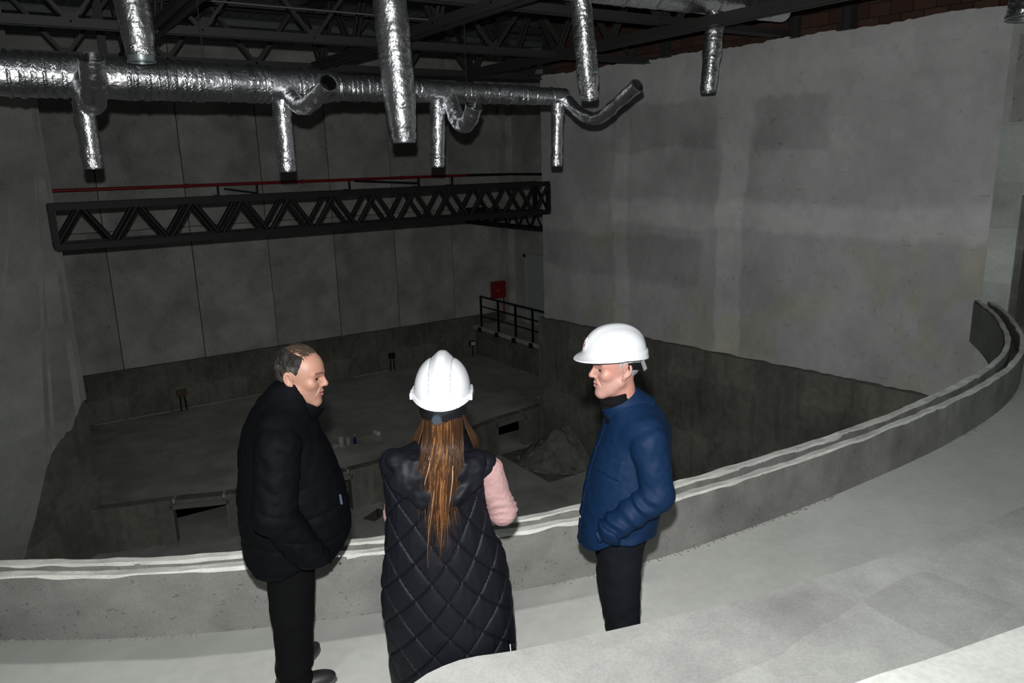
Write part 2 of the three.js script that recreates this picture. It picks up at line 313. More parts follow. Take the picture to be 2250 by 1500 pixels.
// left side wall, its far end at the stage opening
const LW0 = [0.79, -15.68], LW1 = [-1.6, -13.29];
{
  const dx = LW1[0] - LW0[0], dz = LW1[1] - LW0[1], l = Math.hypot(dx, dz), d = [dx / l, dz / l], out = [-Math.abs(d[1]), -Math.abs(d[0])];
  const at = (s, k) => [LW0[0] + d[0] * s + out[0] * k, LW0[1] + d[1] * s + out[1] * k];
  // the plaster stops on a ragged slanting line; below it the cast concrete shows
  // heights of that line along the wall, far end first
  const LN = [[0, -1.42], [0.1, -1.5], [0.45, -1.85], [0.94, -2.1], [1.2, -2.5], [1.45, -2.95], [1.9, -3.7], [2.4, -4.6], [9, -4.6]];
  const lineY = s => { let i = 0; while (s > LN[i + 1][0]) i++; return lerp(LN[i][1], LN[i + 1][1], (s - LN[i][0]) / (LN[i + 1][0] - LN[i][0])) + 0.04 * vnoise(s * 5, 0, 0) + 0.025 * vnoise(s * 15, 0, 1); };
  const sh = new THREE.Shape(); sh.moveTo(0, 4.6); const N = 220; for (let i = 0; i <= N; i++) { const s = l * i / N; sh.lineTo(s, Math.max(-4.6, lineY(s))); } sh.lineTo(l, 4.6);
  const g = new THREE.ExtrudeGeometry(sh, { depth: 0.4, bevelEnabled: false }); const p = g.attributes.position;
  for (let i = 0; i < p.count; i++) { const q = at(p.getX(i), p.getZ(i)); p.setXYZ(i, q[0], p.getY(i), q[1]); } g.computeVertexNormals();
  const mp = M.plaster.clone(); mp.side = THREE.DoubleSide; mp.bumpMap = rep(bumpConcrete, 0.5); mp.bumpScale = 0.006; mp.color = C(1.3, 1.34, 1.31);
  struct('wall_left', metreUV(g), mp, 'grey plastered side wall rising behind the duct on the left');
  struct('wall_left_base', prism([at(0, 0.03), at(l, 0.03), at(l, 0.38), at(0, 0.38)], -4.6, -1.3), M.base, 'dark cast concrete showing below the plaster of the left wall');
}
// hall floor, side aisles under the balcony
struct('floor_hall', box(-5, 16, -4.75, -4.5, -16.2, 5), M.hallFloor, 'dark dusty concrete floor of the hall below the balcony');
// short pale pier that carries the right wall on past the parapet, then a raw opening
{
  const L = rwd[2], pr = (s0, s1, o0, o1, y0, y1) => prism([onRW(s0, o0), onRW(s1, o0), onRW(s1, o1), onRW(s0, o1)], y0, y1);
  const w = struct('wall_pier', [pr(L, L + 0.36, -0.015, 0.4, -4.6, TOP), pr(L + 0.36, L + 5, -0.015, 0.4, 1.95, TOP)], std({ color: C(1.55, 1.66, 1.6), map: rep(texPlaster, 1 / 5), roughness: 0.9 }), 'pale plastered pier at the right edge, behind the end of the parapet');
  part('jamb', [pr(L + 0.35, L + 0.45, 0.03, 0.38, -0.1, 1.97)], M.base, w, 'raw brown jamb of the opening beside the pier');
  part('patch', [pr(L + 0.1, L + 3, -0.02, 0.0, 2.95, 4.1)], M.back[2], w, 'unplastered darker patch high on the pier');
  struct('wall_lobby', [pr(L + 0.4, L + 5, 1.6, 1.8, -0.3, 2.6), pr(L + 0.4, L + 5, 0.38, 1.7, -0.25, -0.03), pr(L + 0.3, L + 0.42, 0.38, 1.7, -0.25, 2.6), pr(L + 0.4, L + 5, 0.38, 1.7, 2.5, 2.6)], M.base);
  struct('wall_balcony_side', [pr(L + 4.9, L + 10, 0, 0.4, -4.6, TOP), pr(L + 0.3, L + 5.2, 0.0, 0.4, -4.6, -0.05)], M.plaster);
}
// stage
const APR = spline([[0.2, -15.75], [0.74, -15.4], [1.84, -15.03], [2.85, -14.62], [4.2, -14.36], [5.4, -14.28], [6.4, -14.33], [8.2, -14.68], [9.54, -15.05], [10.4, -15.15], [11.2, -15.3]], 220);
struct('floor_stage', [prism([...APR.map(p => [p[0], p[1] - 0.06]), [11.3, -16], [14.2, -16], [14.2, -21.5], [-4, -21.5], [-4, -15.9]], -3.72, -3.6)], M.hallFloor, 'dark bare concrete stage floor in front of the back wall');
{
  const N = pathNormals(APR), open = [[1.9, 2.76], [4.55, 5.22], [6.6, 7.3], [9.42, 10.26]];
  // stretches of the riser between the openings, lintel above, jambs
  const strip = (x0, x1, y0, y1) => {
    const pts = []; for (let i = 0; i < APR.length; i++) if (APR[i][0] >= x0 && APR[i][0] <= x1) pts.push(i);
    const f = pts.map(i => APR[i]), b = pts.map(i => [APR[i][0] + N[i][0] * 0.22, APR[i][1] + N[i][1] * 0.22]).reverse(); return prism([...f, ...b], y0, y1);
  };
  const walls = []; let x = 0.25; for (const [a, b] of open) { walls.push(strip(x, a, -4.6, -3.592)); x = b; } walls.push(strip(x, 11.15, -4.6, -3.592));
  for (const [a, b] of open) walls.push(strip(a, b, -3.78, -3.592));
  const w = struct('wall_stage_front', walls, M.base, 'low curved stage front wall with dark rectangular openings');
  for (const [a, b] of open) part('opening_frame', [strip(a - 0.1, a, -4.55, -3.69), strip(b, b + 0.1, -4.55, -3.69), strip(a - 0.1, b + 0.1, -3.78, -3.68)].map(g => { g.translate(0, 0, 0.025); return g; }), std({ color: C(0.2, 0.2, 0.18), roughness: 0.95 }), w);
  // the crawl space behind the openings
  struct('wall_crawl_space', [box(0.3, 11.2, -4.55, -3.7, -17.2, -17)], M.base);
}
// back wall of the stage: tall cast panels with open joints over a thicker base course
{
  const wb = struct('wall_back', box(-4, 15.2, -3.7, TOP + 0.3, -21.9, -21.42), M.base, 'dark back wall of the stage, built of tall concrete panels');
  const xs = [-4, -1.5, 0.2, 2.02, 4.03, 6.02, 7.93, 9.85, 11.85, 13.74, 15.2];
  for (let i = 0; i < xs.length - 1; i++) {
    for (const [y0, y1, k] of [[-2.36, 1.18, 0], [1.2, TOP + 0.2, 2]]) {
      const g = box(xs[i] + 0.012, xs[i + 1] - 0.012, y0, y1, -21.44, -21.3 + 0.012 * vnoise(i * 3.1, k, 0)); const m = part('panel', g, M.back[(i * 2 + k) % 5], wb);
    }
  }
  part('base_course', box(-4, 13.9, -3.62, -2.33, -21.4, -21.16), M.base, wb, 'darker concrete base course with a ledge');
  part('pilaster', box(13.74, 14.05, -3.62, TOP, -21.4, -20.92), M.back[3], wb);
}
struct('wall_stage_right', [box(14, 14.4, -3.7, TOP, -21.5, -20.25), box(14, 14.4, -3.7, TOP, -19.0, -15.5), box(14, 14.4, -0.38, TOP, -20.25, -19.0), box(14, 14.4, -3.7, -2.6, -20.25, -19.0), box(11.6, 14.4, -4.6, TOP, -15.6, -15.3)], M.back[1], 'stage side wall with the pale door');
struct('wall_stage_left', [box(-4.3, -4, -4.6, TOP, -21.6, -15.2), box(-4.3, -0.2, -4.6, TOP, -15.9, -15.7)], M.back[2]);
struct('wall_rear', [box(-4.4, 15.4, -4.6, TOP, 4.6, 5)], M.plaster, 'rear wall behind the photographer');
struct('wall_balcony_left', [box(-4.3, -4, -4.6, TOP, -5.9, 4.7), box(-4.3, -1.2, -4.6, TOP, -5.9, -5.6)], M.plaster);
struct('wall_balcony_right', [box(15, 15.4, -4.6, TOP, -5.8, 4.7)], M.plaster);
// upper walls above the plastered side walls: hollow clay blocks on the right
{
  const q = (s, o) => onRW(s, o); const wu = struct('wall_right_upper', [prism([q(-0.3, 0.36), q(rwd[2] + 0.2, 0.36), q(rwd[2] + 0.2, 0.62), q(-0.3, 0.62)], -1.2, TOP)], M.mortar, 'rough reddish clay block wall showing above the right wall');
  const yaw = Math.atan2(-rwd[1], rwd[0]); const bw = 0.325, bh = 0.2; const gs = [0, 1, 2].map(() => rbox(bw, bh, 0.08, 0.008, 1));
  for (let r = 0; r < 6; r++) for (let i = 0; i < 28; i++) {
    const s = 0.2 + i * 0.34 + (r % 2) * 0.17, y = 4.36 + r * 0.213; if (s > rwd[2]) continue; const p = q(s, 0.345 + 0.008 * hash(i, r, 4));
    const b = part('block', gs[0], M.clay[Math.floor(hash(i, r, 9) * 3)], wu); b.position.set(p[0], y, p[1]); b.rotation.y = yaw;
  }
  struct('wall_left_upper', [box(-1.9, 0.5, 4.55, TOP, -16.1, -15.9), box(-1.95, -1.65, -4.6, TOP, -15.3, -5.6)], M.plaster);
}
// roof deck of trapezoidal sheet, ribs running along the hall
{
  const n = 22 * 4, pos = [], idx = []; const zs = [-21.8, 5];
  const xs = [], ys = []; for (let i = 0; i < 80; i++) { const x = -4.5 + i * 0.25; xs.push(x, x + 0.05, x + 0.125, x + 0.175); ys.push(0, 0.05, 0.05, 0); }
  for (const z of zs) for (let i = 0; i < xs.length; i++) pos.push(xs[i], TOP + ys[i], z);
  const m = xs.length; for (let i = 0; i < m - 1; i++) idx.push(i, m + i, i + 1, i + 1, m + i, m + i + 1);
  let g = new THREE.BufferGeometry(); g.setAttribute('position', new THREE.Float32BufferAttribute(pos, 3)); g.setIndex(idx); g = toCreasedNormals(g, 0.3); g.setAttribute('uv', new THREE.BufferAttribute(new Float32Array(g.attributes.position.count * 2), 2));
  struct('ceiling', [g, box(-4.5, 15.5, TOP + 0.08, TOP + 0.3, -22, 5.1)], M.deck, 'dark ribbed metal roof deck above the steel trusses');
}

// ---------------------------------------------------------------- roof steel
// double-angle lattice truss from a to b (bottom chord line), h high, panel length pl
function roofTruss(label, a, b, h, pl, cw, dw, group) {
  const A = V3(...a), B = V3(...b), d = B.clone().sub(A), L = d.length(); d.normalize(); const side = V3(0, 1, 0).cross(d).normalize();
  const t = thing('roof_truss', label, 'truss', a, 0, group); const P = (s, y, o = 0) => { const v = d.clone().multiplyScalar(s).addScaledVector(side, o); return [v.x, v.y + y, v.z]; };
  for (const [n, y] of [['bottom_chord', 0], ['top_chord', h]]) {
    const gs = []; for (const o of [-1, 1]) { gs.push(bar(P(0, y, o * cw * 0.3), P(L, y, o * cw * 0.3), 0.012, cw)); gs.push(bar(P(0, y - (y ? -1 : 1) * cw * 0.45, o * cw * 0.52), P(L, y - (y ? -1 : 1) * cw * 0.45, o * cw * 0.52), cw * 0.5, 0.014)); }
    part(n, gs, M.steel, t);
  }
  const n = Math.round(L / (pl / 2));
  for (let i = 0; i < n; i++) {
    const s0 = L * i / n, s1 = L * (i + 1) / n, up = i % 2 === 0; const y0 = up ? h : 0, y1 = up ? 0 : h;
    part('diagonal', [-1, 1].map(o => bar(P(s0, y0, o * dw * 0.8), P(s1, y1, o * dw * 0.8), dw * 0.55, dw)), M.steel, t);
    if (up) part('gusset', bar(P(s1 - 0.1, 0.05), P(s1 + 0.1, 0.05), 0.012, 0.16), M.steel, t);
  }
  return t;
}
const gz = 'roof trusses running towards the stage';
roofTruss('dark steel roof truss running to the stage, nearest the left wall', [2.1, 4.5, -15.3], [2.1, 4.5, 4.5], 1.05, 1.5, 0.15, 0.05, gz);
roofTruss('dark steel roof truss crossing behind the largest hanging duct', [5.45, 4.5, -15.3], [5.45, 4.5, 4.5], 1.05, 1.5, 0.15, 0.05, gz);
roofTruss('dark steel roof truss passing in front of the rightmost hanging duct', [8.95, 4.5, -15.5], [8.95, 4.5, 4.5], 1.05, 1.5, 0.16, 0.05, gz);
const gx = 'roof trusses spanning across the hall';
roofTruss('dark steel roof truss across the hall above the stage front', [0.5, 4.5, -15.0], [11.3, 4.5, -15.0], 1.0, 1.6, 0.13, 0.055, gx);
roofTruss('dark steel roof truss across the hall, halfway to the stage', [0.3, 4.5, -11.8], [11.6, 4.5, -11.8], 1.0, 1.6, 0.12, 0.04, gx);
roofTruss('dark steel roof truss across the hall resting on the right wall above the nearest ducts', [-0.3, 4.62, -8.9], [11.95, 4.62, -8.9], 1.0, 1.6, 0.12, 0.04, gx);
// hanger posts on the side wall heads and at the stage front
for (const [x, y0, y1, z, w, lab] of [[1.83, 4.5, 5.75, -15.05, 0.12, 'black steel post standing in the roof truss above the left duct'], [11.58, 4.5, 5.8, -8.6, 0.1, 'slim black steel post on top of the right wall'], [11.7, 4.5, 5.8, -7.72, 0.17, 'thick black steel post on top of the right wall'], [11.22, 4.5, 5.8, -11.3, 0.15, 'black steel post on the right wall behind the rightmost hanging duct']]) {
  const t = thing('steel_post', lab, 'post', [x, y0, z], 0, 'posts under the roof'); part('shaft', [bar([0, 0, 0], [0, y1 - y0, 0], w, 0.012), bar([0, 0, w / 2], [0, y1 - y0, w / 2], 0.012, w), bar([0, 0, -w / 2], [0, y1 - y0, -w / 2], 0.012, w)].map(g => g), M.steel, t);
  part('foot_plate', (() => { const g = rbox(w * 1.5, 0.015, w * 1.5, 0.003, 1); g.translate(0, 0.008, 0); return g; })(), M.steel, t);
}
// purlins under the deck
for (let i = 0; i < 9; i++) {
  const z = -20.3 + i * 1.75; part('purlin', [[0, -0.08, 0.01, 0.14], [0.03, -0.015, 0.06, 0.01], [-0.03, -0.145, 0.06, 0.01]].map(([dz, dy, w, h]) => bar([z < -15.6 ? -3.95 : -1.6, TOP + dy, z + dz], [z < -15.6 ? 13.95 : 11.15, TOP + dy, z + dz], w, h)), M.deck, scene.getObjectByName('ceiling'));
}
tag(part('conduit', rod([2.2, 4.84, -11.42], [6.6, 4.84, -11.42], 0.014), std({ color: C(0.16, 0.16, 0.15), roughness: 0.6 })), 'thin pale conduit running below the roof on the left', 'conduit');
{
  const g = [bar([-3.9, 5.81, -21.15], [7.2, 5.86, -21.15], 0.02, 0.15), bar([-3.9, 5.74, -21.2], [7.2, 5.79, -21.2], 0.1, 0.015)];
  tag(part('eaves_beam', g, M.galv), 'pale bluish galvanised strip along the top of the back wall', 'beam');
}

// ---------------------------------------------------------------- foil-wrapped ducts
// a surface of revolution along a path; rad(t) radius; bands of creased tape leave ridges
function foilTube(path, rad, segs = 60, n = 28, wr = 0.012, seed = 1) {
  const c = path.getPointAt ? path : new THREE.CatmullRomCurve3(path.map(p => V3(...p)), false, 'centripetal');
  const F = c.computeFrenetFrames(segs, false), L = c.getLength(), pos = [], uv = [], idx = [];
  for (let i = 0; i <= segs; i++) {
    const t = i / segs, P = c.getPointAt(t), s = t * L, r0 = rad(t, s);
    for (let j = 0; j <= n; j++) {
      const a = j / n * Math.PI * 2, ca = Math.cos(a), sa = Math.sin(a);
      const w = wr * (0.55 * vnoise(ca * 1.6 + seed, sa * 1.6, s * 7) + 0.45 * (Math.abs(vnoise(ca * 3, sa * 3 + seed, s * 19)) - 0.3));
      const r = r0 + w; const v = P.clone().addScaledVector(F.normals[i], ca * r).addScaledVector(F.binormals[i], sa * r);
      pos.push(v.x, v.y, v.z); uv.push(j / n * Math.PI * 2 * r0, s);
    }
  }
  for (let i = 0; i < segs; i++) for (let j = 0; j < n; j++) { const a = i * (n + 1) + j, b = a + n + 1; idx.push(a, a + 1, b, b, a + 1, b + 1); }
  const g = new THREE.BufferGeometry(); g.setAttribute('position', new THREE.Float32BufferAttribute(pos, 3)); g.setAttribute('uv', new THREE.Float32BufferAttribute(uv, 2)); g.setIndex(idx); g.computeVertexNormals();
  // close the seam's normals
  const N = g.attributes.normal; for (let i = 0; i <= segs; i++) { const a = i * (n + 1), b = a + n, x = N.getX(a) + N.getX(b), y = N.getY(a) + N.getY(b), z = N.getZ(a) + N.getZ(b), l = Math.hypot(x, y, z); N.setXYZ(a, x / l, y / l, z / l); N.setXYZ(b, x / l, y / l, z / l); }
  return g;
}
M.foil.side = M.tape.side = M.sheet.side = M.liner.side = THREE.DoubleSide;
// open mouth of a tube: the galvanised spigot that the foil is wrapped round, open all the way in
function mouth(parent, at, dir, r, lip = M.sheet) {
  const d = V3(...dir).normalize(), q = new THREE.Quaternion().setFromUnitVectors(V3(0, 1, 0), d);
  const mk = g => { g.applyQuaternion(q); g.translate(...at); return g; };
  const a = new THREE.CylinderGeometry(r * 0.88, r * 0.88, 0.22, 24, 1, true); a.translate(0, -0.1, 0);
  part('spigot', mk(a), lip, parent);
  const l = new THREE.TorusGeometry(r * 0.93, r * 0.075, 8, 28); l.rotateX(Math.PI / 2); part('duct_lip', mk(l), lip, parent);
}
{
  const o = [0.19, 3.56, -9.2], t = thing('air_duct', 'long silver foil-wrapped air duct running across the hall, narrowing to the right', 'duct', o);
  const rel = p => [p[0] - o[0], p[1] - o[1], p[2] - o[2]];
  const X0 = -0.6, X1 = 7.12, RX = x => x < 3.35 ? lerp(0.22, 0.2, (x + 0.6) / 3.95) : x < 3.72 ? lerp(0.2, 0.152, sstep(3.35, 3.72, x)) : lerp(0.152, 0.118, (x - 3.72) / 3.4);
  const YX = x => lerp(3.575, 3.505, (x - 0.2) / 7);
  part('duct_body', foilTube(new THREE.LineCurve3(V3(...rel([X0, YX(X0), -9.2])), V3(...rel([X1, YX(X1), -9.2]))), tt => RX(lerp(X0, X1, tt)), 300, 40, 0.014, 3), M.foil, t);
  const cap = new THREE.SphereGeometry(RX(X1), 24, 10, 0, Math.PI * 2, 0, Math.PI / 2); cap.rotateZ(-Math.PI / 2); cap.scale(0.25, 1, 1); cap.translate(...rel([X1, YX(X1), -9.2])); part('end_cap', cap, M.tape, t);
  // tape bands
  const bands = [0.25, 0.36, 0.46, 0.55, 0.63, 0.72, 1.02, 1.30, 1.36, 1.48, 1.58, 1.66, 1.74, 1.84, 1.91, 1.99, 2.05, 2.32, 2.56, 2.62, 2.69, 2.76, 3.10, 3.16, 3.27, 3.36, 3.62, 3.78, 3.84, 3.90, 4.0, 4.1, 4.28, 4.36, 4.55, 4.65, 4.72, 5.38, 5.45, 5.52, 5.68, 5.74, 5.9, 6.1, 6.3, 6.38, 6.55, 6.85];
  for (const x of bands) { const w = rr(0.03, 0.07), R = RX(x) + 0.006; part('tape_band', foilTube(new THREE.LineCurve3(V3(...rel([x - w / 2, YX(x), -9.2])), V3(...rel([x + w / 2, YX(x), -9.2]))), q => R + 0.006 * Math.sin(q * Math.PI), 7, 40, 0.016, x * 9), M.tape, t); }
  // straight drops
  for (const [x, y1, r0, r1, dx] of [[0.87, 2.66, 0.103, 0.09, 0], [2.92, 2.57, 0.107, 0.098, 0], [5.0, 2.57, 0.102, 0.092, -0.05], [6.98, 2.53, 0.092, 0.081, -0.04]]) {
    const y0 = YX(x) - 0.05, b = part('drop_branch', foilTube(new THREE.LineCurve3(V3(...rel([x, y0, -9.2])), V3(...rel([x + dx, y1, -9.2]))), q => lerp(r0, r1, q) + 0.008 * Math.exp(-(((q - 0.86) / 0.03) ** 2)), 60, 24, 0.012, x), M.foil, t);
    const r = r1; mouth(b, rel([x + dx, y1, -9.2]), [dx, -1, 0], r * 1.02);
    const tb = foilTube(new THREE.LineCurve3(V3(...rel([x + dx, y1 + 0.02, -9.2])), V3(...rel([x + dx, y1 + 0.09, -9.2]))), q => r1 + 0.008, 4, 24, 0.012, x * 3); part('tape_band', tb, M.tape, b);
    const f = foilTube(new THREE.LineCurve3(V3(...rel([x, y0 - RX(x) + 0.02, -9.2])), V3(...rel([x, y0 - RX(x) - 0.1, -9.2]))), q => r0 + 0.012 * (1 - q), 6, 24, 0.02, x * 5); part('tape_band', f, M.tape, b);
  }
  // crooked branches that dip and rise towards the balcony
  for (const [x, pts, r] of [
    [0.89, [[3.56, -9.1], [3.42, -8.9], [3.27, -8.62], [3.33, -8.36], [3.47, -8.22], [3.62, -8.12]], 0.112],
    [2.98, [[3.56, -9.2], [3.42, -9.03], [3.30, -8.8], [3.27, -8.5], [3.34, -8.15], [3.44, -7.8]], 0.092],
    [5.16, [[3.50, -9.2], [3.32, -9.1], [3.15, -8.97], [3.09, -8.8], [3.15, -8.66], [3.30, -8.54]], 0.106],
    [7.10, [[3.50, -9.2], [3.37, -9.02], [3.24, -8.8], [3.16, -8.5], [3.20, -8.3], [3.32, -8.06], [3.52, -7.64]], 0.086]]) {
    const P = pts.map(p => rel([x, p[0], p[1]])); const b = part('crooked_branch', foilTube(P, q => r * (1 + 0.04 * Math.sin(q * 40) * (q > 0.3 && q < 0.8 ? 1 : 0.2)), 90, 26, 0.019, x * 2), M.foil, t);
    const n = P.length, d = [0, P[n - 1][1] - P[n - 2][1], P[n - 1][2] - P[n - 2][2]]; mouth(b, P[n - 1], d, r * 1.03, M.liner);
  }
  // steel straps hanging it from the trusses
  for (const x of [2.1, 5.45]) part('hanger_strap', [bar(rel([x, YX(x) + RX(x) - 0.01, -9.2]), rel([x, 4.55, -9.2]), 0.02, 0.004)], M.steel, t);
}
// second duct, higher up, of which only the drops hang into view
{
  const o = [1.2, 4.82, -8.3]; const t = thing('air_duct', 'silver foil duct high under the roof, only its underside glimpsed at the top edge', 'duct', o);
  part('duct_body', foilTube(new THREE.LineCurve3(V3(-0.6, 0.0, 0), V3(9.6, 0.0, 0)), q => lerp(0.26, 0.17, q), 200, 36, 0.014, 8), M.foil, t);
  for (let i = 0; i < 16; i++) { const x = 0.2 + i * 0.6, R = lerp(0.26, 0.17, (x + 0.6) / 10.2) + 0.006; part('tape_band', foilTube(new THREE.LineCurve3(V3(x, 0, 0), V3(x + 0.06, 0, 0)), () => R, 5, 36, 0.014, i), M.tape, t); }
  for (const x of [4.25, 7.75]) part('hanger_strap', bar([x, 0.15, 0], [x, 0.75, 0], 0.02, 0.004), M.steel, t);
}
function dropDuct(label, x0, y0, x1, y1, rs, collar, seed) {
  const o = [x1, y1, -8.3]; const t = thing('drop_duct', label, 'duct', o, 0, 'foil ducts hanging from the roof');
  const A = V3(x0 - x1, y0 - y1, 0), B = V3(0, 0.03, 0), rad = q => { const k = q * (rs.length - 1), i = Math.min(rs.length - 2, Math.floor(k)); return lerp(rs[i], rs[i + 1], sstep(0, 1, k - i)); };
  part('sleeve', foilTube(new THREE.LineCurve3(A, B), rad, 110, 34, 0.016, seed), M.foil, t);
  const r = rs[rs.length - 1]; const c = new THREE.CylinderGeometry(r * 0.97, r * 0.97, collar, 30, 1, true); c.translate(0, 0.03 - collar / 2 + 0.02, 0); part('collar', c, M.sheet, t, 'bare galvanised collar');
  part('tape_band', foilTube(new THREE.LineCurve3(V3(0, 0.1, 0), V3(0, 0.02, 0)), () => r + 0.008, 4, 34, 0.014, seed + 4), M.tape, t);
  mouth(t, [0, 0.05 - collar, 0], [0, -1, 0], r * 1.0);
  return t;
}
dropDuct('short silver foil duct hanging in front of the long duct, upper left', 1.30, 4.58, 1.33, 3.66, [0.152, 0.152, 0.15, 0.15, 0.128], 0.08, 2);
dropDuct('largest silver foil duct hanging down in front of the long duct, tapering at its mouth', 3.95, 4.61, 4.04, 2.87, [0.185, 0.188, 0.19, 0.19, 0.186, 0.18, 0.165, 0.138], 0.06, 5);
dropDuct('silver foil duct hanging above the upturned branch end, middle right', 6.70, 4.63, 6.84, 3.39, [0.13, 0.14, 0.145, 0.146, 0.142, 0.112], 0.05, 7);
dropDuct('narrow silver foil duct hanging against the bare right wall', 9.26, 4.66, 9.15, 3.55, [0.13, 0.138, 0.135, 0.126, 0.112], 0.05, 11);
{ // stub at the top right corner
  const o = [11.3, 4.2, -4.95], t = thing('drop_duct', 'crumpled silver foil duct end in the top right corner', 'duct', o, 0, 'foil ducts hanging from the roof');
  part('sleeve', foilTube([[0.1, 0.9, 0.05], [0.07, 0.5, 0.03], [0, 0.02, 0]], q => lerp(0.25, 0.235, q), 60, 32, 0.03, 31), M.tape, t); mouth(t, [0, 0.02, 0], [-0.05, -1, 0], 0.235);
  part('hanger_strap', bar([0.09, 0.88, 0.05], [0.09, TOP - 4.22, 0.05], 0.02, 0.006), M.steel, t);
}

// ---------------------------------------------------------------- lighting truss and side truss over the stage
function boxTruss(label, L, w, h, pl, rc, rd, pos, turn) {
  const t = thing('lighting_truss', label, 'truss', pos, turn); const zs = [0, -w], ys = [0, h];
  for (const z of zs) for (const y of ys) part('chord', [bar([0, y, z], [L, y, z], rc * 2, rc * 2), ], M.truss, t);
  const n = Math.round(L / (pl / 2));
  for (let i = 0; i < n; i++) {
    const a = L * i / n, b = L * (i + 1) / n, up = i % 2;
    for (const z of zs) part('diagonal', [rod([a, up ? h : 0, z], [b, up ? 0 : h, z], rd, rd, 8)], M.truss, t);
    if (i % 2 === 0) for (const y of ys) part('cross_bar', rod([a, y, 0], [b, y, -w], rd * 0.8, rd * 0.8, 6), M.truss, t);
    else for (const y of ys) part('cross_bar', rod([a, y, 0], [a, y, -w], rd * 0.8, rd * 0.8, 6), M.truss, t);
  }
  for (const x of [0.02, L - 0.02]) part('end_frame', [bar([x, 0, 0], [x, h, 0], 0.09, 0.09), bar([x, 0, -w], [x, h, -w], 0.09, 0.09), bar([x, 0, 0], [x, 0, -w], 0.09, 0.09), bar([x, h, 0], [x, h, -w], 0.09, 0.09), bar([x, 0, 0], [x, h, -w], 0.05, 0.05)], M.truss, t);
  return t;
}
boxTruss('long black box truss spanning the stage opening from wall to wall', 10.22, 0.55, 0.66, 0.87, 0.055, 0.042, [0.67, 1.42, -14.74], 0);
{
  const t = boxTruss('short black side truss under the right end of the long truss', 4.7, 0.4, 0.42, 0.6, 0.035, 0.022, [12.72, 0.76, -16.4], Math.PI / 2);
}
// red fire pipe along the back wall with its brackets
{
  const t = thing('fire_pipe', 'thin dark red fire pipe running along the back wall above the truss', 'pipe', [0, 2.24, -20.85]);
  part('pipe_run', rod([-3, 0, 0], [12.2, 0, 0], 0.04, 0.04, 12), M.red, t);
  part('pipe_run', [rod([12.2, 0, 0], [13.88, -0.02, 0], 0.04, 0.04, 12), rod([13.88, -0.02, 0.0], [13.88, -0.04, 4.5], 0.04, 0.04, 12)], M.black, t, 'black end length of the pipe');
  for (const x of [4.75, 5.75, 8.35, 10.55, 11.7]) part('bracket', [bar([x, 0, 0], [x, -0.3, 0.0], 0.05, 0.05), bar([x, -0.28, -0.4], [x, -0.28, 0.03], 0.05, 0.03)], M.black, t);
  for (const x of [1.0, 4.0, 7.0, 10.0]) part('coupling', rod([x - 0.05, 0, 0], [x + 0.05, 0, 0], 0.052, 0.052, 12), M.red, t);
  part('stay_bar', bar([4.9, -0.11, 0.05], [5.75, -0.26, 0.05], 0.05, 0.05), M.truss, t);
  part('stay_bar', bar([8.5, -0.04, 0.05], [10.5, -0.18, 0.05], 0.05, 0.06), M.truss, t);
}
// fire hose cabinet
{
  const t = thing('hose_cabinet', 'red fire hose cabinet on the back wall beside the door', 'cabinet', [13.46, -1.83, -21.165]);
  const b = rbox(0.5, 0.56, 0.2, 0.02); b.translate(0, 0.28, 0); part('body', b, M.red, t); const d = rbox(0.44, 0.5, 0.02, 0.008); d.translate(0, 0.28, 0.105); const dd = part('door', d, M.red, t);
  const k = new THREE.CylinderGeometry(0.03, 0.03, 0.02, 16); k.rotateX(Math.PI / 2); k.translate(-0.08, 0.27, 0.12); part('lock', k, std({ color: C(0.35, 0.3, 0.12), roughness: 0.5 }), dd);
  part('pipe', rod([0.2, 0, 0.02], [0.2, -0.49, 0.02], 0.025), M.red, t);
}
// landing and door at the side of the stage
struct('floor_landing', [prism([[12.42, -16.6], [14.0, -16.6], [14.0, -20.95], [12.42, -21.14]], -2.72, -2.6)], std({ color: C(1.5, 1.5, 1.42), map: rep(texConcrete, 1 / 3), roughness: 0.9 }), 'raised concrete landing behind the black railing');
struct('wall_landing', [prism([[12.5, -16.7], [14.0, -16.7], [14.0, -20.95], [12.5, -21.14]], -3.61, -2.72)], M.base, 'dark concrete wall under the landing');
{
  const d = struct('door_1', [box(13.96, 14.02, -2.6, -0.4, -20.2, -19.05)], M.door, 'pale grey door at the side of the stage, half hidden by the right wall');
  part('door_frame', [box(13.93, 14.05, -2.6, -0.32, -20.32, -20.2), box(13.93, 14.05, -2.6, -0.32, -19.05, -18.93), box(13.93, 14.05, -0.42, -0.3, -20.32, -18.93)], std({ color: C(0.5, 0.52, 0.52), roughness: 0.6 }), d);
  part('handle', [rod([13.92, -1.55, -19.2], [13.92, -1.55, -19.32], 0.012), rod([13.96, -1.55, -19.2], [13.92, -1.55, -19.2], 0.012)], M.sheet, d);
}
{
  const t = thing('guard_railing', 'black steel guard railing on the landing edge in front of the door', 'railing', [12.48, -2.6, -18.8]); const zs = [-1.9, -0.87, 0.1, 1.0, 1.95];
  for (const z of zs) { const p = part('post', bar([0, -0.12, z], [0, 1.0, z], 0.045, 0.06), M.rail, t); const f = rbox(0.12, 0.14, 0.14, 0.006, 1); f.translate(-0.06, -0.09, z); part('base_bracket', f, M.rail, p); }
  part('top_rail', bar([0, 1.0, zs[0] - 0.03], [0, 1.0, zs[4]], 0.06, 0.04), M.rail, t);
  for (const y of [0.36, 0.68]) part('mid_rail', bar([0, y, zs[0]], [0, y, zs[4]], 0.03, 0.03), M.rail, t);
}
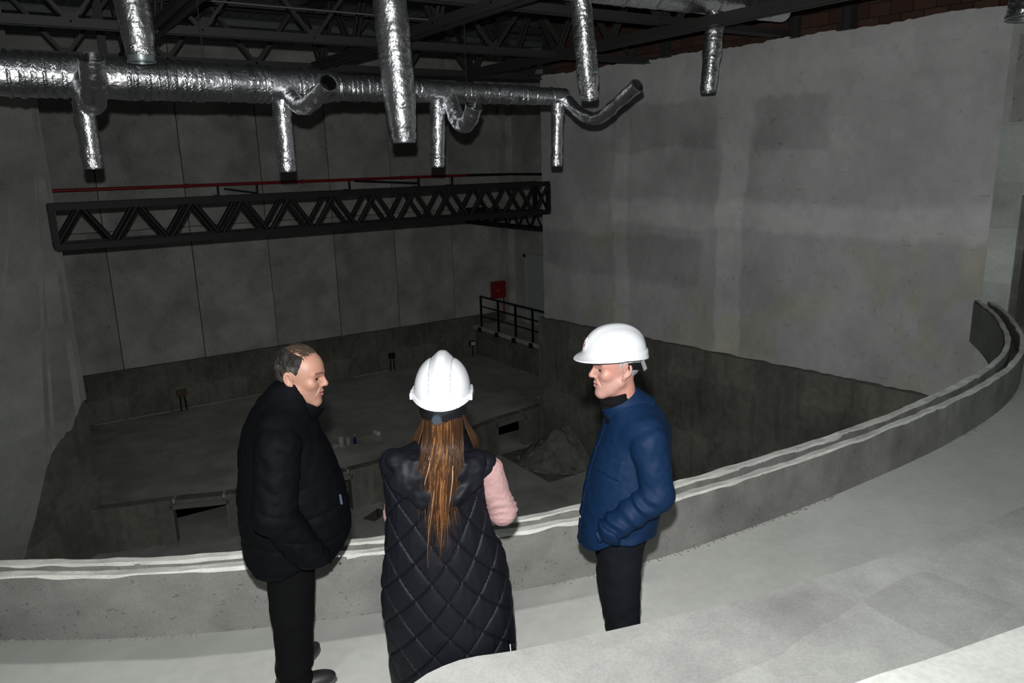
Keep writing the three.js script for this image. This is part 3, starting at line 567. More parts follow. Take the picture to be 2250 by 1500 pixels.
// cable stub-ups with boxes standing along the back of the stage
for (const [x, z, h, w, kind, lab] of [[3.25, -20.9, 0.42, 0.26, 0, 'brownish junction box on two stubs at the left foot of the back wall'], [9.35, -20.95, 0.42, 0.2, 1, 'black junction box on short stubs at the foot of the back wall'], [12.25, -20.95, 0.36, 0.22, 2, 'small floor lamp with a pale face near the landing railing']]) {
  const t = thing(kind === 2 ? 'floor_lamp' : 'junction_box', lab, kind === 2 ? 'lamp' : 'junction box', [x, -3.6, z]);
  for (const s of kind === 2 ? [0] : [-0.07, 0.07]) part('stub', rod([s, 0, 0], [s * 0.7, h, 0], 0.022), M.black, t);
  const b = rbox(w, 0.16, 0.1, 0.015); b.translate(0, h + 0.07, 0); part('box', b, kind === 0 ? std({ color: C(0.12, 0.085, 0.05), roughness: 0.8 }) : M.black, t);
  if (kind === 2) { const f = rbox(w * 0.78, 0.12, 0.012, 0.004); f.translate(0, h + 0.07, 0.052); part('face', f, M.white, t); }
}
// dust lines of cement along the foot of the back wall
{
  const geos = []; for (let i = 0; i < 240; i++) { const x = rr(1.2, 12.6); if (vnoise(x * 0.9, 1, 0) < -0.1) continue; const r = rr(0.02, 0.05), g = new THREE.IcosahedronGeometry(r, 0); g.scale(rr(1.5, 3.5), 0.35, rr(0.6, 1)); g.translate(x, -3.595, -21.1 + Math.abs(rr(-0.06, 0.06))); geos.push(g); }
  const m = part('cement_droppings', geos, std({ color: C(0.5, 0.5, 0.48), roughness: 0.95 })); m.userData.kind = 'stuff'; tag(m, 'pale cement droppings along the foot of the back wall', 'rubble');
}
// leavings on the stage edge
{
  const bk = (x, z, r, h, col, name, lab, cat) => { const t = thing(name, lab, cat, [x, -3.6, z]); const g = new THREE.LatheGeometry([[0, 0], [r * 0.85, 0], [r, h], [r * 0.93, h], [r * 0.8, 0.02], [0, 0.02]].map(p => new THREE.Vector2(...p)), 20); part('wall', g, std({ color: C(...col), roughness: 0.6, side: THREE.DoubleSide }), t); const rg = new THREE.TorusGeometry(r * 0.98, 0.008, 6, 20); rg.rotateX(Math.PI / 2); rg.translate(0, h, 0); part('rim', rg, std({ color: C(...col), roughness: 0.6 }), t); };
  bk(5.64, -15.75, 0.075, 0.2, [0.45, 0.47, 0.45], 'plastic_pail', 'small whitish plastic pail on the stage edge beside the man in black', 'pail');
  bk(5.82, -15.78, 0.06, 0.13, [0.4, 0.42, 0.4], 'paint_tin', 'low pale tin on the stage edge next to the pail', 'tin');
  const bt = thing('bottle', 'dark blue bottle on the stage edge among the leavings', 'bottle', [5.96, -3.6, -15.72]); part('glass', new THREE.LatheGeometry([[0, 0], [0.035, 0], [0.035, 0.12], [0.014, 0.16], [0.014, 0.2], [0, 0.2]].map(p => new THREE.Vector2(...p)), 14), std({ color: C(0.01, 0.02, 0.12), roughness: 0.3 }), bt); part('cap', rod([0, 0.2, 0], [0, 0.222, 0], 0.016), M.white, bt);
  const br = thing('broom', 'yellow-handled broom lying on the stage edge', 'broom', [6.36, -3.58, -15.85], 0.25); part('handle', rod([-0.28, 0.02, 0], [0.2, 0.03, 0], 0.014), std({ color: C(0.4, 0.3, 0.1), roughness: 0.7 }), br); const h = rbox(0.07, 0.1, 0.2, 0.01); h.translate(0.23, 0.045, 0); part('head', h, M.white, br);
  const pk = thing('rag', 'crumpled pale rag on the stage edge, leftmost of the leavings', 'rag', [5.48, -3.6, -15.72]); const rg = new THREE.IcosahedronGeometry(0.08, 3); { const p = rg.attributes.position; for (let i = 0; i < p.count; i++) { const x = p.getX(i), y = p.getY(i), z = p.getZ(i), k = 1 + 0.35 * vnoise(x * 22, y * 22, z * 22); p.setXYZ(i, x * k, Math.max(0, y * k * 0.7 + 0.045), z * k); } rg.computeVertexNormals(); } part('cloth', rg, std({ color: C(0.35, 0.36, 0.35), roughness: 0.9 }), pk);
  const bd = thing('scrap_board', 'scrap of dark board lying on the hall floor below the stage front', 'board', [5.55, -4.5, -13.75], 0.5); const g1 = rbox(0.5, 0.02, 0.3, 0.004, 1); g1.translate(0, 0.012, 0); part('sheet', g1, std({ color: C(0.12, 0.11, 0.1), roughness: 0.9 }), bd); const g2 = rbox(0.42, 0.03, 0.05, 0.004, 1); g2.rotateY(0.7); g2.translate(0.03, 0.035, 0.02); part('batten', g2, std({ color: C(0.05, 0.045, 0.04), roughness: 0.9 }), bd);
}
// heap of concrete spoil in the corner by the stage opening
{
  const t = thing('rubble_heap', 'heap of grey spoil against the far end of the right wall', 'rubble', [10.77, -4.5, -13.95]); const n = 46, pos = [], idx = [], uv = [];
  for (let i = 0; i <= n; i++) for (let j = 0; j <= n; j++) { const x = -1.35 + i / n * 1.38, z = (j / n - 0.5) * 2.1; const d = Math.hypot(x / 1.25, z / 1.05), h = 0.85 * Math.pow(Math.max(0, 1 - d), 0.9) * (1 + 0.25 * vnoise(x * 2.5, z * 2.5, 2)) + 0.05 * vnoise(x * 9, z * 9, 4) * sstep(1.05, 0.8, d); pos.push(x, Math.max(-0.02, h), z); uv.push(x, z); }
  for (let i = 0; i < n; i++) for (let j = 0; j < n; j++) { const a = i * (n + 1) + j, b = a + n + 1; idx.push(a, a + 1, b, b, a + 1, b + 1); }
  const g = new THREE.BufferGeometry(); g.setAttribute('position', new THREE.Float32BufferAttribute(pos, 3)); g.setAttribute('uv', new THREE.Float32BufferAttribute(uv, 2)); g.setIndex(idx); g.computeVertexNormals();
  part('heap', g, std({ color: C(0.55, 0.54, 0.5), map: rep(texConcrete, 1), roughness: 0.95 }), t);
  for (let i = 0; i < 14; i++) { const c = new THREE.IcosahedronGeometry(rr(0.06, 0.13), 1), p = c.attributes.position; for (let k = 0; k < p.count; k++) { const q = 1 + 0.3 * vnoise(p.getX(k) * 14 + i, p.getY(k) * 14, p.getZ(k) * 14); p.setXYZ(k, p.getX(k) * q, p.getY(k) * q * 0.7, p.getZ(k) * q); } c.computeVertexNormals(); const a = rr(2.0, 4.3), r = rr(0.8, 1.1); c.translate(Math.cos(a) * r, 0.05, Math.sin(a) * r * 0.9); part('chunk', c, M.base, t); }
}
// fluorescent battens hung from the roof trusses over the balcony, above and behind the photographer
function batten(x, y, z, turn, W, lum, c, lab) {
  const t = thing('fluorescent_batten', lab, 'lamp', [x, y, z], turn, 'battens over the balcony'); const b = rbox(W, 0.07, 0.14, 0.01); b.translate(0, 0.045, 0); part('housing', b, M.white, t);
  const col = C(...c); const e = new THREE.MeshStandardMaterial({ color: 0xffffff, emissive: col, emissiveIntensity: lum * 0.1 }); for (const dz of [-0.035, 0.035]) part('tube', rod([-W / 2 + 0.03, -0.005, dz], [W / 2 - 0.03, -0.005, dz], 0.014), e, t);
  for (const s of [-1, 1]) part('chain', rod([s * W * 0.4, 0.08, 0], [s * W * 0.4, TOP - y - 0.02, 0], 0.004, 0.004, 6), M.steel, t);
  const l = new THREE.RectAreaLight(col, lum, W, 0.3); l.position.set(x, y - 0.03, z); l.rotation.set(-Math.PI / 2, 0, turn); l.castShadow = true; scene.add(l);
}

// ---------------------------------------------------------------- modelling with distance fields
function cone(a, b, r1, r2 = r1) {            // tapered capsule
  const [ax, ay, az] = a, dx = b[0] - ax, dy = b[1] - ay, dz = b[2] - az, l2 = dx * dx + dy * dy + dz * dz || 1e-9;
  return (x, y, z) => { const px = x - ax, py = y - ay, pz = z - az; let t = (px * dx + py * dy + pz * dz) / l2; t = t < 0 ? 0 : t > 1 ? 1 : t; const ex = px - dx * t, ey = py - dy * t, ez = pz - dz * t; return Math.sqrt(ex * ex + ey * ey + ez * ez) - (r1 + (r2 - r1) * t); };
}
function ell(c, r) {
  const [cx, cy, cz] = c, [rx, ry, rz] = r, m = Math.min(rx, ry, rz);
  return (x, y, z) => { const a = (x - cx) / rx, b = (y - cy) / ry, d = (z - cz) / rz; const k0 = Math.sqrt(a * a + b * b + d * d); if (k0 < 1e-4) return -m; const k1 = Math.sqrt(a * a / (rx * rx) + b * b / (ry * ry) + d * d / (rz * rz)); return k0 * (k0 - 1) / k1; };
}
const smin = (a, b, k) => { const h = k - Math.abs(a - b); return h > 0 ? Math.min(a, b) - h * h * 0.25 / k : Math.min(a, b); };
const smax = (a, b, k) => -smin(-a, -b, k);
// a trunk given by level sections [y, half width, half depth, centre x, centre z], smoothly joined, flat ends rounded by e
function stack(S, e = 0.02) {
  const n = S.length, y0 = S[0][0], y1 = S[n - 1][0];
  const at = (y, k) => { y = clamp(y, y0, y1); let i = 0; while (i < n - 2 && y > S[i + 1][0]) i++; const t = (y - S[i][0]) / (S[i + 1][0] - S[i][0]); const p0 = S[Math.max(0, i - 1)][k], p1 = S[i][k], p2 = S[i + 1][k], p3 = S[Math.min(n - 1, i + 2)][k]; const h0 = S[i + 1][0] - S[i][0], m1 = (p2 - p0) / (S[i + 1][0] - S[Math.max(0, i - 1)][0]) * h0, m2 = (p3 - p1) / (S[Math.min(n - 1, i + 2)][0] - S[i][0]) * h0; const t2 = t * t, t3 = t2 * t; return (2 * t3 - 3 * t2 + 1) * p1 + (t3 - 2 * t2 + t) * m1 + (-2 * t3 + 3 * t2) * p2 + (t3 - t2) * m2; };
  // tabulate
  const N = 240, T = new Float32Array(N * 4 + 4); for (let i = 0; i <= N; i++) { const y = lerp(y0, y1, i / N); for (let k = 0; k < 4; k++) T[i * 4 + k] = at(y, k + 1); }
  return (x, y, z) => {
    const f = clamp((y - y0) / (y1 - y0), 0, 1) * (N - 1e-3), i = Math.floor(f) * 4, t = f - Math.floor(f);
    const rx = T[i] + (T[i + 4] - T[i]) * t, rz = T[i + 1] + (T[i + 5] - T[i + 1]) * t, cx = T[i + 2] + (T[i + 6] - T[i + 2]) * t, cz = T[i + 3] + (T[i + 7] - T[i + 3]) * t;
    const a = (x - cx) / rx, b = (z - cz) / rz, k0 = Math.sqrt(a * a + b * b); let d = k0 < 1e-4 ? -Math.min(rx, rz) : k0 * (k0 - 1) / Math.sqrt(a * a / (rx * rx) + b * b / (rz * rz));
    return smax(smax(d, y - y1, e), y0 - y, e);
  };
}
// surface nets over the box lo..hi with cell h
function meshField(f, lo, hi, h) {
  const nx = Math.ceil((hi[0] - lo[0]) / h) + 1, ny = Math.ceil((hi[1] - lo[1]) / h) + 1, nz = Math.ceil((hi[2] - lo[2]) / h) + 1, sx = 1, sy = nx, sz = nx * ny;
  const F = new Float32Array(nx * ny * nz).fill(1), B = 6;
  for (let k = 0; k < nz; k += B) for (let j = 0; j < ny; j += B) for (let i = 0; i < nx; i += B) {
    const c = f(lo[0] + (i + B / 2) * h, lo[1] + (j + B / 2) * h, lo[2] + (k + B / 2) * h), lim = B * h * 1.35 + 0.02, far = Math.abs(c) > lim;
    for (let kk = k; kk < Math.min(nz, k + B); kk++) for (let jj = j; jj < Math.min(ny, j + B); jj++) for (let ii = i; ii < Math.min(nx, i + B); ii++) F[ii + jj * sy + kk * sz] = far ? c : f(lo[0] + ii * h, lo[1] + jj * h, lo[2] + kk * h);
  }
  const vid = new Int32Array(nx * ny * nz).fill(-1), pos = [], idx = []; const corner = [0, sx, sy, sx + sy, sz, sx + sz, sy + sz, sx + sy + sz];
  const E = [[0, 1], [0, 2], [0, 4], [1, 3], [1, 5], [2, 3], [2, 6], [3, 7], [4, 5], [4, 6], [5, 7], [6, 7]];
  for (let k = 0; k < nz - 1; k++) for (let j = 0; j < ny - 1; j++) for (let i = 0; i < nx - 1; i++) {
    const b = i + j * sy + k * sz; let m = 0; for (let q = 0; q < 8; q++) if (F[b + corner[q]] < 0) m |= 1 << q; if (m === 0 || m === 255) continue;
    let X = 0, Y = 0, Z = 0, n = 0; for (const [p, q] of E) { const a = F[b + corner[p]], c = F[b + corner[q]]; if ((a < 0) === (c < 0)) continue; const t = a / (a - c); X += (p & 1) + ((q & 1) - (p & 1)) * t; Y += ((p >> 1) & 1) + (((q >> 1) & 1) - ((p >> 1) & 1)) * t; Z += ((p >> 2) & 1) + (((q >> 2) & 1) - ((p >> 2) & 1)) * t; n++; }
    vid[b] = pos.length / 3; pos.push(lo[0] + (i + X / n) * h, lo[1] + (j + Y / n) * h, lo[2] + (k + Z / n) * h);
  }
  const quad = (a, b, c, d, flip) => { if (a < 0 || b < 0 || c < 0 || d < 0) return; if (flip) idx.push(a, c, b, b, c, d); else idx.push(a, b, c, b, d, c); };
  for (let k = 1; k < nz - 1; k++) for (let j = 1; j < ny - 1; j++) for (let i = 1; i < nx - 1; i++) {
    const b = i + j * sy + k * sz, s = F[b] < 0;
    if (s !== (F[b + sx] < 0)) quad(vid[b - sy - sz], vid[b - sz], vid[b - sy], vid[b], !s);
    if (s !== (F[b + sy] < 0)) quad(vid[b - sx - sz], vid[b - sz], vid[b - sx], vid[b], s);
    if (s !== (F[b + sz] < 0)) quad(vid[b - sx - sy], vid[b - sy], vid[b - sx], vid[b], !s);
  }
  const g = new THREE.BufferGeometry(), n = pos.length / 3, N = new Float32Array(n * 3), uv = new Float32Array(n * 2), e = h * 0.6;
  for (let i = 0; i < n; i++) {
    const x = pos[i * 3], y = pos[i * 3 + 1], z = pos[i * 3 + 2]; let a = f(x + e, y, z) - f(x - e, y, z), b = f(x, y + e, z) - f(x, y - e, z), c = f(x, y, z + e) - f(x, y, z - e); const l = Math.hypot(a, b, c) || 1; N[i * 3] = a / l; N[i * 3 + 1] = b / l; N[i * 3 + 2] = c / l; uv[i * 2] = x + z; uv[i * 2 + 1] = y;
  }
  g.setAttribute('position', new THREE.Float32BufferAttribute(pos, 3)); g.setAttribute('normal', new THREE.BufferAttribute(N, 3)); g.setAttribute('uv', new THREE.BufferAttribute(uv, 2)); g.setIndex(idx); return g;
}
function paint(g, fn) { const p = g.attributes.position, c = new Float32Array(p.count * 3); for (let i = 0; i < p.count; i++) { const q = fn(p.getX(i), p.getY(i), p.getZ(i)); c[i * 3] = q[0]; c[i * 3 + 1] = q[1]; c[i * 3 + 2] = q[2]; } g.setAttribute('color', new THREE.BufferAttribute(c, 3)); return g; }
const mix3 = (a, b, t) => [lerp(a[0], b[0], t), lerp(a[1], b[1], t), lerp(a[2], b[2], t)];

// ---------------------------------------------------------------- head
// head space: origin between the ears, y up, z forward, adult size; opt shapes the face
function headField(o = {}) {
  const cr = ell([0, 0.038, -0.012], [0.076, 0.092, 0.098]), face = ell([0, -0.028, 0.028], [0.060 * (o.wide || 1), 0.092, 0.068]), fore = ell([0, 0.04, 0.03], [0.064, 0.062, 0.064]);
  const jaw = [cone([0.052, -0.052, 0.0], [0.012, -0.106, 0.066], 0.021, 0.017), cone([-0.052, -0.052, 0.0], [-0.012, -0.106, 0.066], 0.021, 0.017), ell([0, -0.107, 0.07], [0.024, 0.017, 0.019])];
  const under = ell([0, -0.085, 0.025], [0.045, 0.034, 0.05]);
  const cheek = [ell([0.043, -0.018, 0.06], [0.022, 0.022, 0.025]), ell([-0.043, -0.018, 0.06], [0.022, 0.022, 0.025])];
  const brow = [cone([0.012, 0.024, 0.089], [0.046, 0.025, 0.070], 0.0105, 0.009), cone([-0.012, 0.024, 0.089], [-0.046, 0.025, 0.070], 0.0105, 0.009)];
  const nl = o.nose || 1; const nose = [cone([0, 0.018, 0.090], [0, -0.016, 0.090 + 0.021 * nl], 0.0085, 0.0095), ell([0, -0.024, 0.088 + 0.022 * nl], [0.0125, 0.0105, 0.0135]), ell([0.0125, -0.028, 0.094], [0.0085, 0.008, 0.012]), ell([-0.0125, -0.028, 0.094], [0.0085, 0.008, 0.012]), cone([0, -0.03, 0.09], [0, -0.036, 0.088], 0.009, 0.008)];
  const socket = [ell([0.032, 0.006, 0.094], [0.019, 0.013, 0.017]), ell([-0.032, 0.006, 0.094], [0.019, 0.013, 0.017])];
  const muz = ell([0, -0.062, 0.074], [0.030, 0.028, 0.021]);
  const lipU = [cone([0, -0.0555, 0.0965], [0.021, -0.0605, 0.085], 0.0056, 0.0032), cone([0, -0.0555, 0.0965], [-0.021, -0.0605, 0.085], 0.0056, 0.0032)], lipL = [cone([0, -0.0685, 0.0945], [0.018, -0.065, 0.085], 0.0068, 0.0035), cone([0, -0.0685, 0.0945], [-0.018, -0.065, 0.085], 0.0068, 0.0035)], slit = ell([0, -0.0622, 0.1], [0.023, 0.0016 + (o.open || 0), 0.013]);
  const lidU = [cone([0.02, 0.0118, 0.0865], [0.043, 0.0105, 0.0775], 0.0052, 0.0044), cone([-0.02, 0.0118, 0.0865], [-0.043, 0.0105, 0.0775], 0.0052, 0.0044)], lidL = [cone([0.02, -0.0012, 0.084], [0.043, 0.001, 0.076], 0.0034, 0.003), cone([-0.02, -0.0012, 0.084], [-0.043, 0.001, 0.076], 0.0034, 0.003)];
  const ear = s => { const a = ell([s * 0.081, 0.006, -0.020], [0.012, 0.031, 0.019]), lobe = ell([s * 0.077, -0.026, -0.014], [0.007, 0.012, 0.010]), hol = ell([s * 0.091, 0.008, -0.018], [0.0085, 0.020, 0.012]), con = ell([s * 0.090, -0.004, -0.011], [0.007, 0.009, 0.008]); return (x, y, z) => { const zz = z + 0.18 * (y - 0.0), xx = x - s * 0.35 * Math.max(0, -0.020 - zz) ; return smax(smax(smin(a(xx, y, zz), lobe(xx, y, zz), 0.01), -hol(xx, y, zz), 0.006), -con(xx, y, zz), 0.005); }; };
  const eL = ear(1), eR = ear(-1), fold = o.fold || 0, foldC = [cone([0.021, -0.03, 0.095], [0.033, -0.062, 0.077], 0.003), cone([-0.021, -0.03, 0.095], [-0.033, -0.062, 0.077], 0.003)];
  const neck = cone([0, -0.05, -0.022], [0, -0.19, -0.045], 0.052, 0.058);
  return (x, y, z) => {
    let d = smin(cr(x, y, z), face(x, y, z), 0.03); d = smin(d, fore(x, y, z), 0.03); for (const q of jaw) d = smin(d, q(x, y, z), 0.025); d = smin(d, under(x, y, z), 0.02);
    for (const q of cheek) d = smin(d, q(x, y, z), 0.018);
    d = smin(d, muz(x, y, z), 0.016);
    for (const q of socket) d = smax(d, -q(x, y, z), 0.016);
    for (const q of brow) d = smin(d, q(x, y, z), 0.012);
    for (const q of nose) d = smin(d, q(x, y, z), 0.008);
    for (const q of lidU) d = smin(d, q(x, y, z), 0.004); for (const q of lidL) d = smin(d, q(x, y, z), 0.004);
    for (const q of lipU) d = smin(d, q(x, y, z), 0.004); for (const q of lipL) d = smin(d, q(x, y, z), 0.004); d = smax(d, -slit(x, y, z), 0.003);
    if (fold) for (const q of foldC) d = smax(d, -(q(x, y, z) + 0.0022), 0.009);
    d = smin(d, eL(x, y, z), 0.008); d = smin(d, eR(x, y, z), 0.008);
    return smin(d, neck(x, y, z), 0.022);
  };
}
function skinPaint(o) {       // skin, lips, brows, beard shadow, by place on the face
  return (x, y, z) => {
    const n = 0.5 + 0.5 * vnoise(x * 60, y * 60, z * 60), n2 = vnoise(x * 22, y * 22, z * 22); let c = mix3(o.skin, o.ruddy, clamp(0.25 + 0.35 * n2, 0, 1)); const ax = Math.abs(x);
    const lip = Math.exp(-(((y + 0.0625) / 0.0085) ** 2)) * (ax < 0.021 ? 1 : Math.exp(-(((ax - 0.021) / 0.003) ** 2))) * (z > 0.086 ? 1 : 0); c = mix3(c, o.lip, clamp(lip * 1.1, 0, 1) * 0.85);
    const by = 0.0285 - 0.18 * Math.max(0, ax - 0.036) + 0.08 * (Math.min(ax, 0.036) - 0.02); const br = Math.exp(-(((y - by) / 0.0052) ** 2)) * sstep(0.009, 0.014, ax) * (1 - sstep(0.047, 0.053, ax)) * (z > 0.05 ? 1 : 0); c = mix3(c, o.brow, br * (0.7 + 0.3 * n)); const lid = Math.exp(-(((y - 0.0095) / 0.003) ** 2)) * sstep(0.016, 0.02, ax) * (1 - sstep(0.044, 0.048, ax)) * (z > 0.07 ? 1 : 0); c = mix3(c, o.brow, lid * 0.45);
    if (o.beard) { const b = sstep(-0.035, -0.06, y) * sstep(-0.015, 0.02, z) * sstep(-0.125, -0.115, y) * (1 - lip); c = mix3(c, o.beard, b * 0.28 * (0.5 + n)); }
    return c;
  };
}
function placeHead(g, M4, s) { g.applyMatrix4(new THREE.Matrix4().copy(M4).multiply(new THREE.Matrix4().makeScale(s, s, s))); return g; }
function headMatrix(pos, yaw, pitch, roll) { return new THREE.Matrix4().compose(V3(...pos), new THREE.Quaternion().setFromEuler(new THREE.Euler(pitch, yaw, roll, 'YXZ')), V3(1, 1, 1)); }
function addEyes(parent, HM, s, iris, gaze = 0) {
  for (const sx of [-1, 1]) {
    const g = new THREE.SphereGeometry(0.0118, 20, 14); g.rotateX(Math.PI / 2); paint(g, (x, y, z) => z > 0.0108 ? [0.005, 0.005, 0.005] : z > 0.0085 ? iris : [0.26, 0.23, 0.21]); g.rotateY(gaze); g.translate(sx * 0.0315, 0.0052, 0.0755);
    part('eye', placeHead(g, HM, s), new THREE.MeshPhysicalMaterial({ vertexColors: true, roughness: 0.3, specularIntensity: 0.4 }), parent);
  }
}
// a hand in its own frame: wrist at the origin, fingers along -y, palm facing +z, thumb on side sx
function handField(sx, curl) {
  const c = [], palm = ell([0, -0.05, 0], [0.041, 0.05, 0.017]), L = [0.068, 0.078, 0.072, 0.056]; c.push(cone([0, 0.03, 0], [0, -0.03, 0], 0.026, 0.027));
  for (let i = 0; i < 4; i++) { const x = sx * (0.029 - i * 0.0195), l = L[i], r = 0.0092 - i * 0.0004; let p = [x * 0.9, -0.075, 0], a = 0; for (let k = 0; k < 3; k++) { a += curl; const s = l * [0.46, 0.3, 0.24][k], q = [p[0] + x * 0.04, p[1] - Math.cos(a) * s, p[2] + Math.sin(a) * s]; c.push(cone(p, q, r * (1 - k * 0.08), r * (0.92 - k * 0.08))); p = q; } }
  c.push(cone([sx * 0.028, -0.02, 0.006], [sx * 0.056, -0.055, 0.02], 0.0135, 0.0112)); c.push(cone([sx * 0.056, -0.055, 0.02], [sx * 0.058, -0.085, 0.032], 0.011, 0.009));
  return (x, y, z) => { let d = palm(x, y, z); d = smin(d, c[0](x, y, z), 0.02); for (let i = 1; i < c.length; i++) d = smin(d, c[i](x, y, z), 0.005); return d; };
}
function handGeo(sx, curl, at, eul) { const g = meshField(handField(sx, curl), [-0.085, -0.175, -0.04], [0.085, 0.045, 0.11], 0.004); g.applyMatrix4(new THREE.Matrix4().compose(V3(...at), new THREE.Quaternion().setFromEuler(new THREE.Euler(...eul, 'YXZ')), V3(1.1, 1.1, 1.1))); return g; }
function shoeGeo(at, yaw, s = 1) {
  const up = (() => { const a = ell([0, 0.05, -0.06], [0.038, 0.05, 0.055]), b = ell([0, 0.035, 0.06], [0.045, 0.038, 0.10]), c = cone([0, 0.06, -0.05], [0, 0.12, -0.055], 0.042, 0.044); return (x, y, z) => smax(smin(smin(a(x, y, z), b(x, y, z), 0.05), c(x, y, z), 0.03), 0.012 - y, 0.004); })();
  const so = (() => (x, y, z) => { const k = Math.hypot(x / (0.047 - 0.008 * sstep(0.0, -0.1, z)), (z - 0.022) / 0.142) - 1; return smax(smax(k * 0.047, y - 0.02, 0.006), -y, 0.004); })();
  const T = new THREE.Matrix4().compose(V3(...at), new THREE.Quaternion().setFromEuler(new THREE.Euler(0, yaw, 0)), V3(s, s, s)); return [meshField(up, [-0.07, -0.01, -0.14], [0.07, 0.18, 0.18], 0.005).applyMatrix4(T), meshField(so, [-0.07, -0.02, -0.15], [0.07, 0.04, 0.19], 0.005).applyMatrix4(T)];
}
// body under the clothes: one continuous skin, head and hands on finer grids of their own
function bodyGeo(limbs, k, lo, hi, head, hands, sp) {
  const f = (x, y, z) => { let d = 1e9; for (const q of limbs) d = smin(d, q(x, y, z), k); return d; };
  const plain = g => paint(g, () => sp.skin); return merge([plain(meshField(f, lo, hi, 0.012)), head, ...hands.map(plain)]);
}
const cloth = (c, r = 0.8, o = {}) => new THREE.MeshPhysicalMaterial({ color: C(...c), roughness: r, specularIntensity: 0.25, ...o });
const skinMat = () => new THREE.MeshPhysicalMaterial({ vertexColors: true, roughness: 0.5, specularIntensity: 0.7 });
const weave = tex(256, 256, (u, v) => { const g = 0.5 + 0.25 * Math.sin(u * Math.PI * 2 * 40) * Math.sin(v * Math.PI * 2 * 40) + 0.2 * pn(u * 64, v * 64, 64, 3); return [g, g, g]; }, false);
const knit = tex(256, 256, (u, v) => { const g = 0.5 + 0.3 * fbm(u, v, 32, 3, 7) + 0.15 * pn(u * 128, v * 128, 128, 9); return [g, g, g]; }, false);
// hair strands: tapering square tubes along a path
function strand(P, r, n = 12, col) {
  const c = new THREE.CatmullRomCurve3(P.map(p => V3(...p))), pos = [], idx = [], F = c.computeFrenetFrames(n, false);
  for (let i = 0; i <= n; i++) { const t = i / n, p = c.getPointAt(t), w = r * (0.5 + 0.5 * Math.sin(Math.PI * Math.min(1, t * 1.2 + 0.12))) * (t > 0.75 ? 1 - (t - 0.75) * 3.2 : 1); for (let j = 0; j < 5; j++) { const a = j / 5 * 6.2832, v = p.clone().addScaledVector(F.normals[i], Math.cos(a) * w).addScaledVector(F.binormals[i], Math.sin(a) * w); pos.push(v.x, v.y, v.z); } }
  for (let i = 0; i < n; i++) for (let j = 0; j < 5; j++) { const a = i * 5 + j, b = i * 5 + (j + 1) % 5; idx.push(a, b, a + 5, b, b + 5, a + 5); }
  const g = new THREE.BufferGeometry(); g.setAttribute('position', new THREE.Float32BufferAttribute(pos, 3)); g.setIndex(idx); g.computeVertexNormals(); if (col) paint(g, () => col); return g;
}

// ---------------------------------------------------------------- hard hats
// helmet space: origin in the middle of the rim, y up, z to the front
function helmetField(o) {
  const a = o.a, b = o.b, h = o.h, dome = (x, y, z, k) => { const p = 2.25, q = Math.pow(Math.pow(Math.abs(x) / (a - k), p) + Math.pow(Math.abs(Math.max(y, -0.03)) / (h - k), p) + Math.pow(Math.abs(z) / (b - k), p), 1 / p); return (q - 1) * Math.min(a, b); };
  return (x, y, z) => {
    const ridge = o.ridge ? o.ridge * (1 - sstep(0.008, 0.05, Math.abs(x))) * sstep(-0.01, 0.10, y) : 0;
    const side = o.side ? o.side * (1 - sstep(0.0, 0.006, Math.abs(Math.abs(x) - 0.05))) * sstep(0.02, 0.06, y) : 0;
    let d = dome(x, y, z, 0) - ridge + side;
    // skirt: the shell runs straight down a little, with a raised belt
    const belt = o.belt ? 0.006 * sstep(0.028, 0.02, y) * (z < o.beltFrom ? 1 : sstep(o.beltFrom + 0.05, o.beltFrom, z)) : 0; d -= belt;
    // brim
    const fr = z > 0 ? 1 : 0, e = Math.sqrt((x / (a + o.lip)) ** 2 + (z / (b + (fr ? o.visor : o.lip))) ** 2), yb = o.brimY + (fr ? -o.droop * (z / b) ** 2 : -o.backDroop * (z / b) ** 2) + (o.sideLift || 0) * (x / a) ** 2;
    const brim = smax((e - 1) * (a * 0.95), Math.abs(y - yb) - 0.0035, 0.005);
    const gut = o.gutter ? smax(Math.abs((e - 1) * a * 0.97 + 0.004) - 0.003, Math.abs(y - yb - 0.007) - 0.011, 0.004) : 1;
    d = smin(d, brim, z > 0 ? 0.014 + (o.soft || 0) : 0.014); if (o.gutter && z < 0.06) d = smin(d, gut, 0.005);
    d = smax(d, -(y - (yb - 0.004)), 0.004);
    d = smax(d, -dome(x, y, z, 0.006), 0.003);
    return d;
  };
}
const shellMat = new THREE.MeshPhysicalMaterial({ color: C(0.47, 0.483, 0.505), roughness: 0.4, clearcoat: 0.3, clearcoatRoughness: 0.25 });
function hardHat(parent, o, HM) {
  const g = meshField(helmetField(o), [-0.17, -0.06, -0.19], [0.17, 0.2, 0.24], 0.0034); g.applyMatrix4(HM); const hat = part('hard_hat', g, shellMat, parent, 'white hard hat');
  const band = new THREE.CylinderGeometry(1, 1, 0.034, 48, 1, true); band.scale(o.a * 0.86, 1, o.b * 0.86); band.translate(0, o.bandY, 0); band.applyMatrix4(HM); const bm = std({ color: C(0.012, 0.012, 0.014), roughness: 0.6, side: THREE.DoubleSide }); part('headband', band, bm, hat);
  return hat;
}

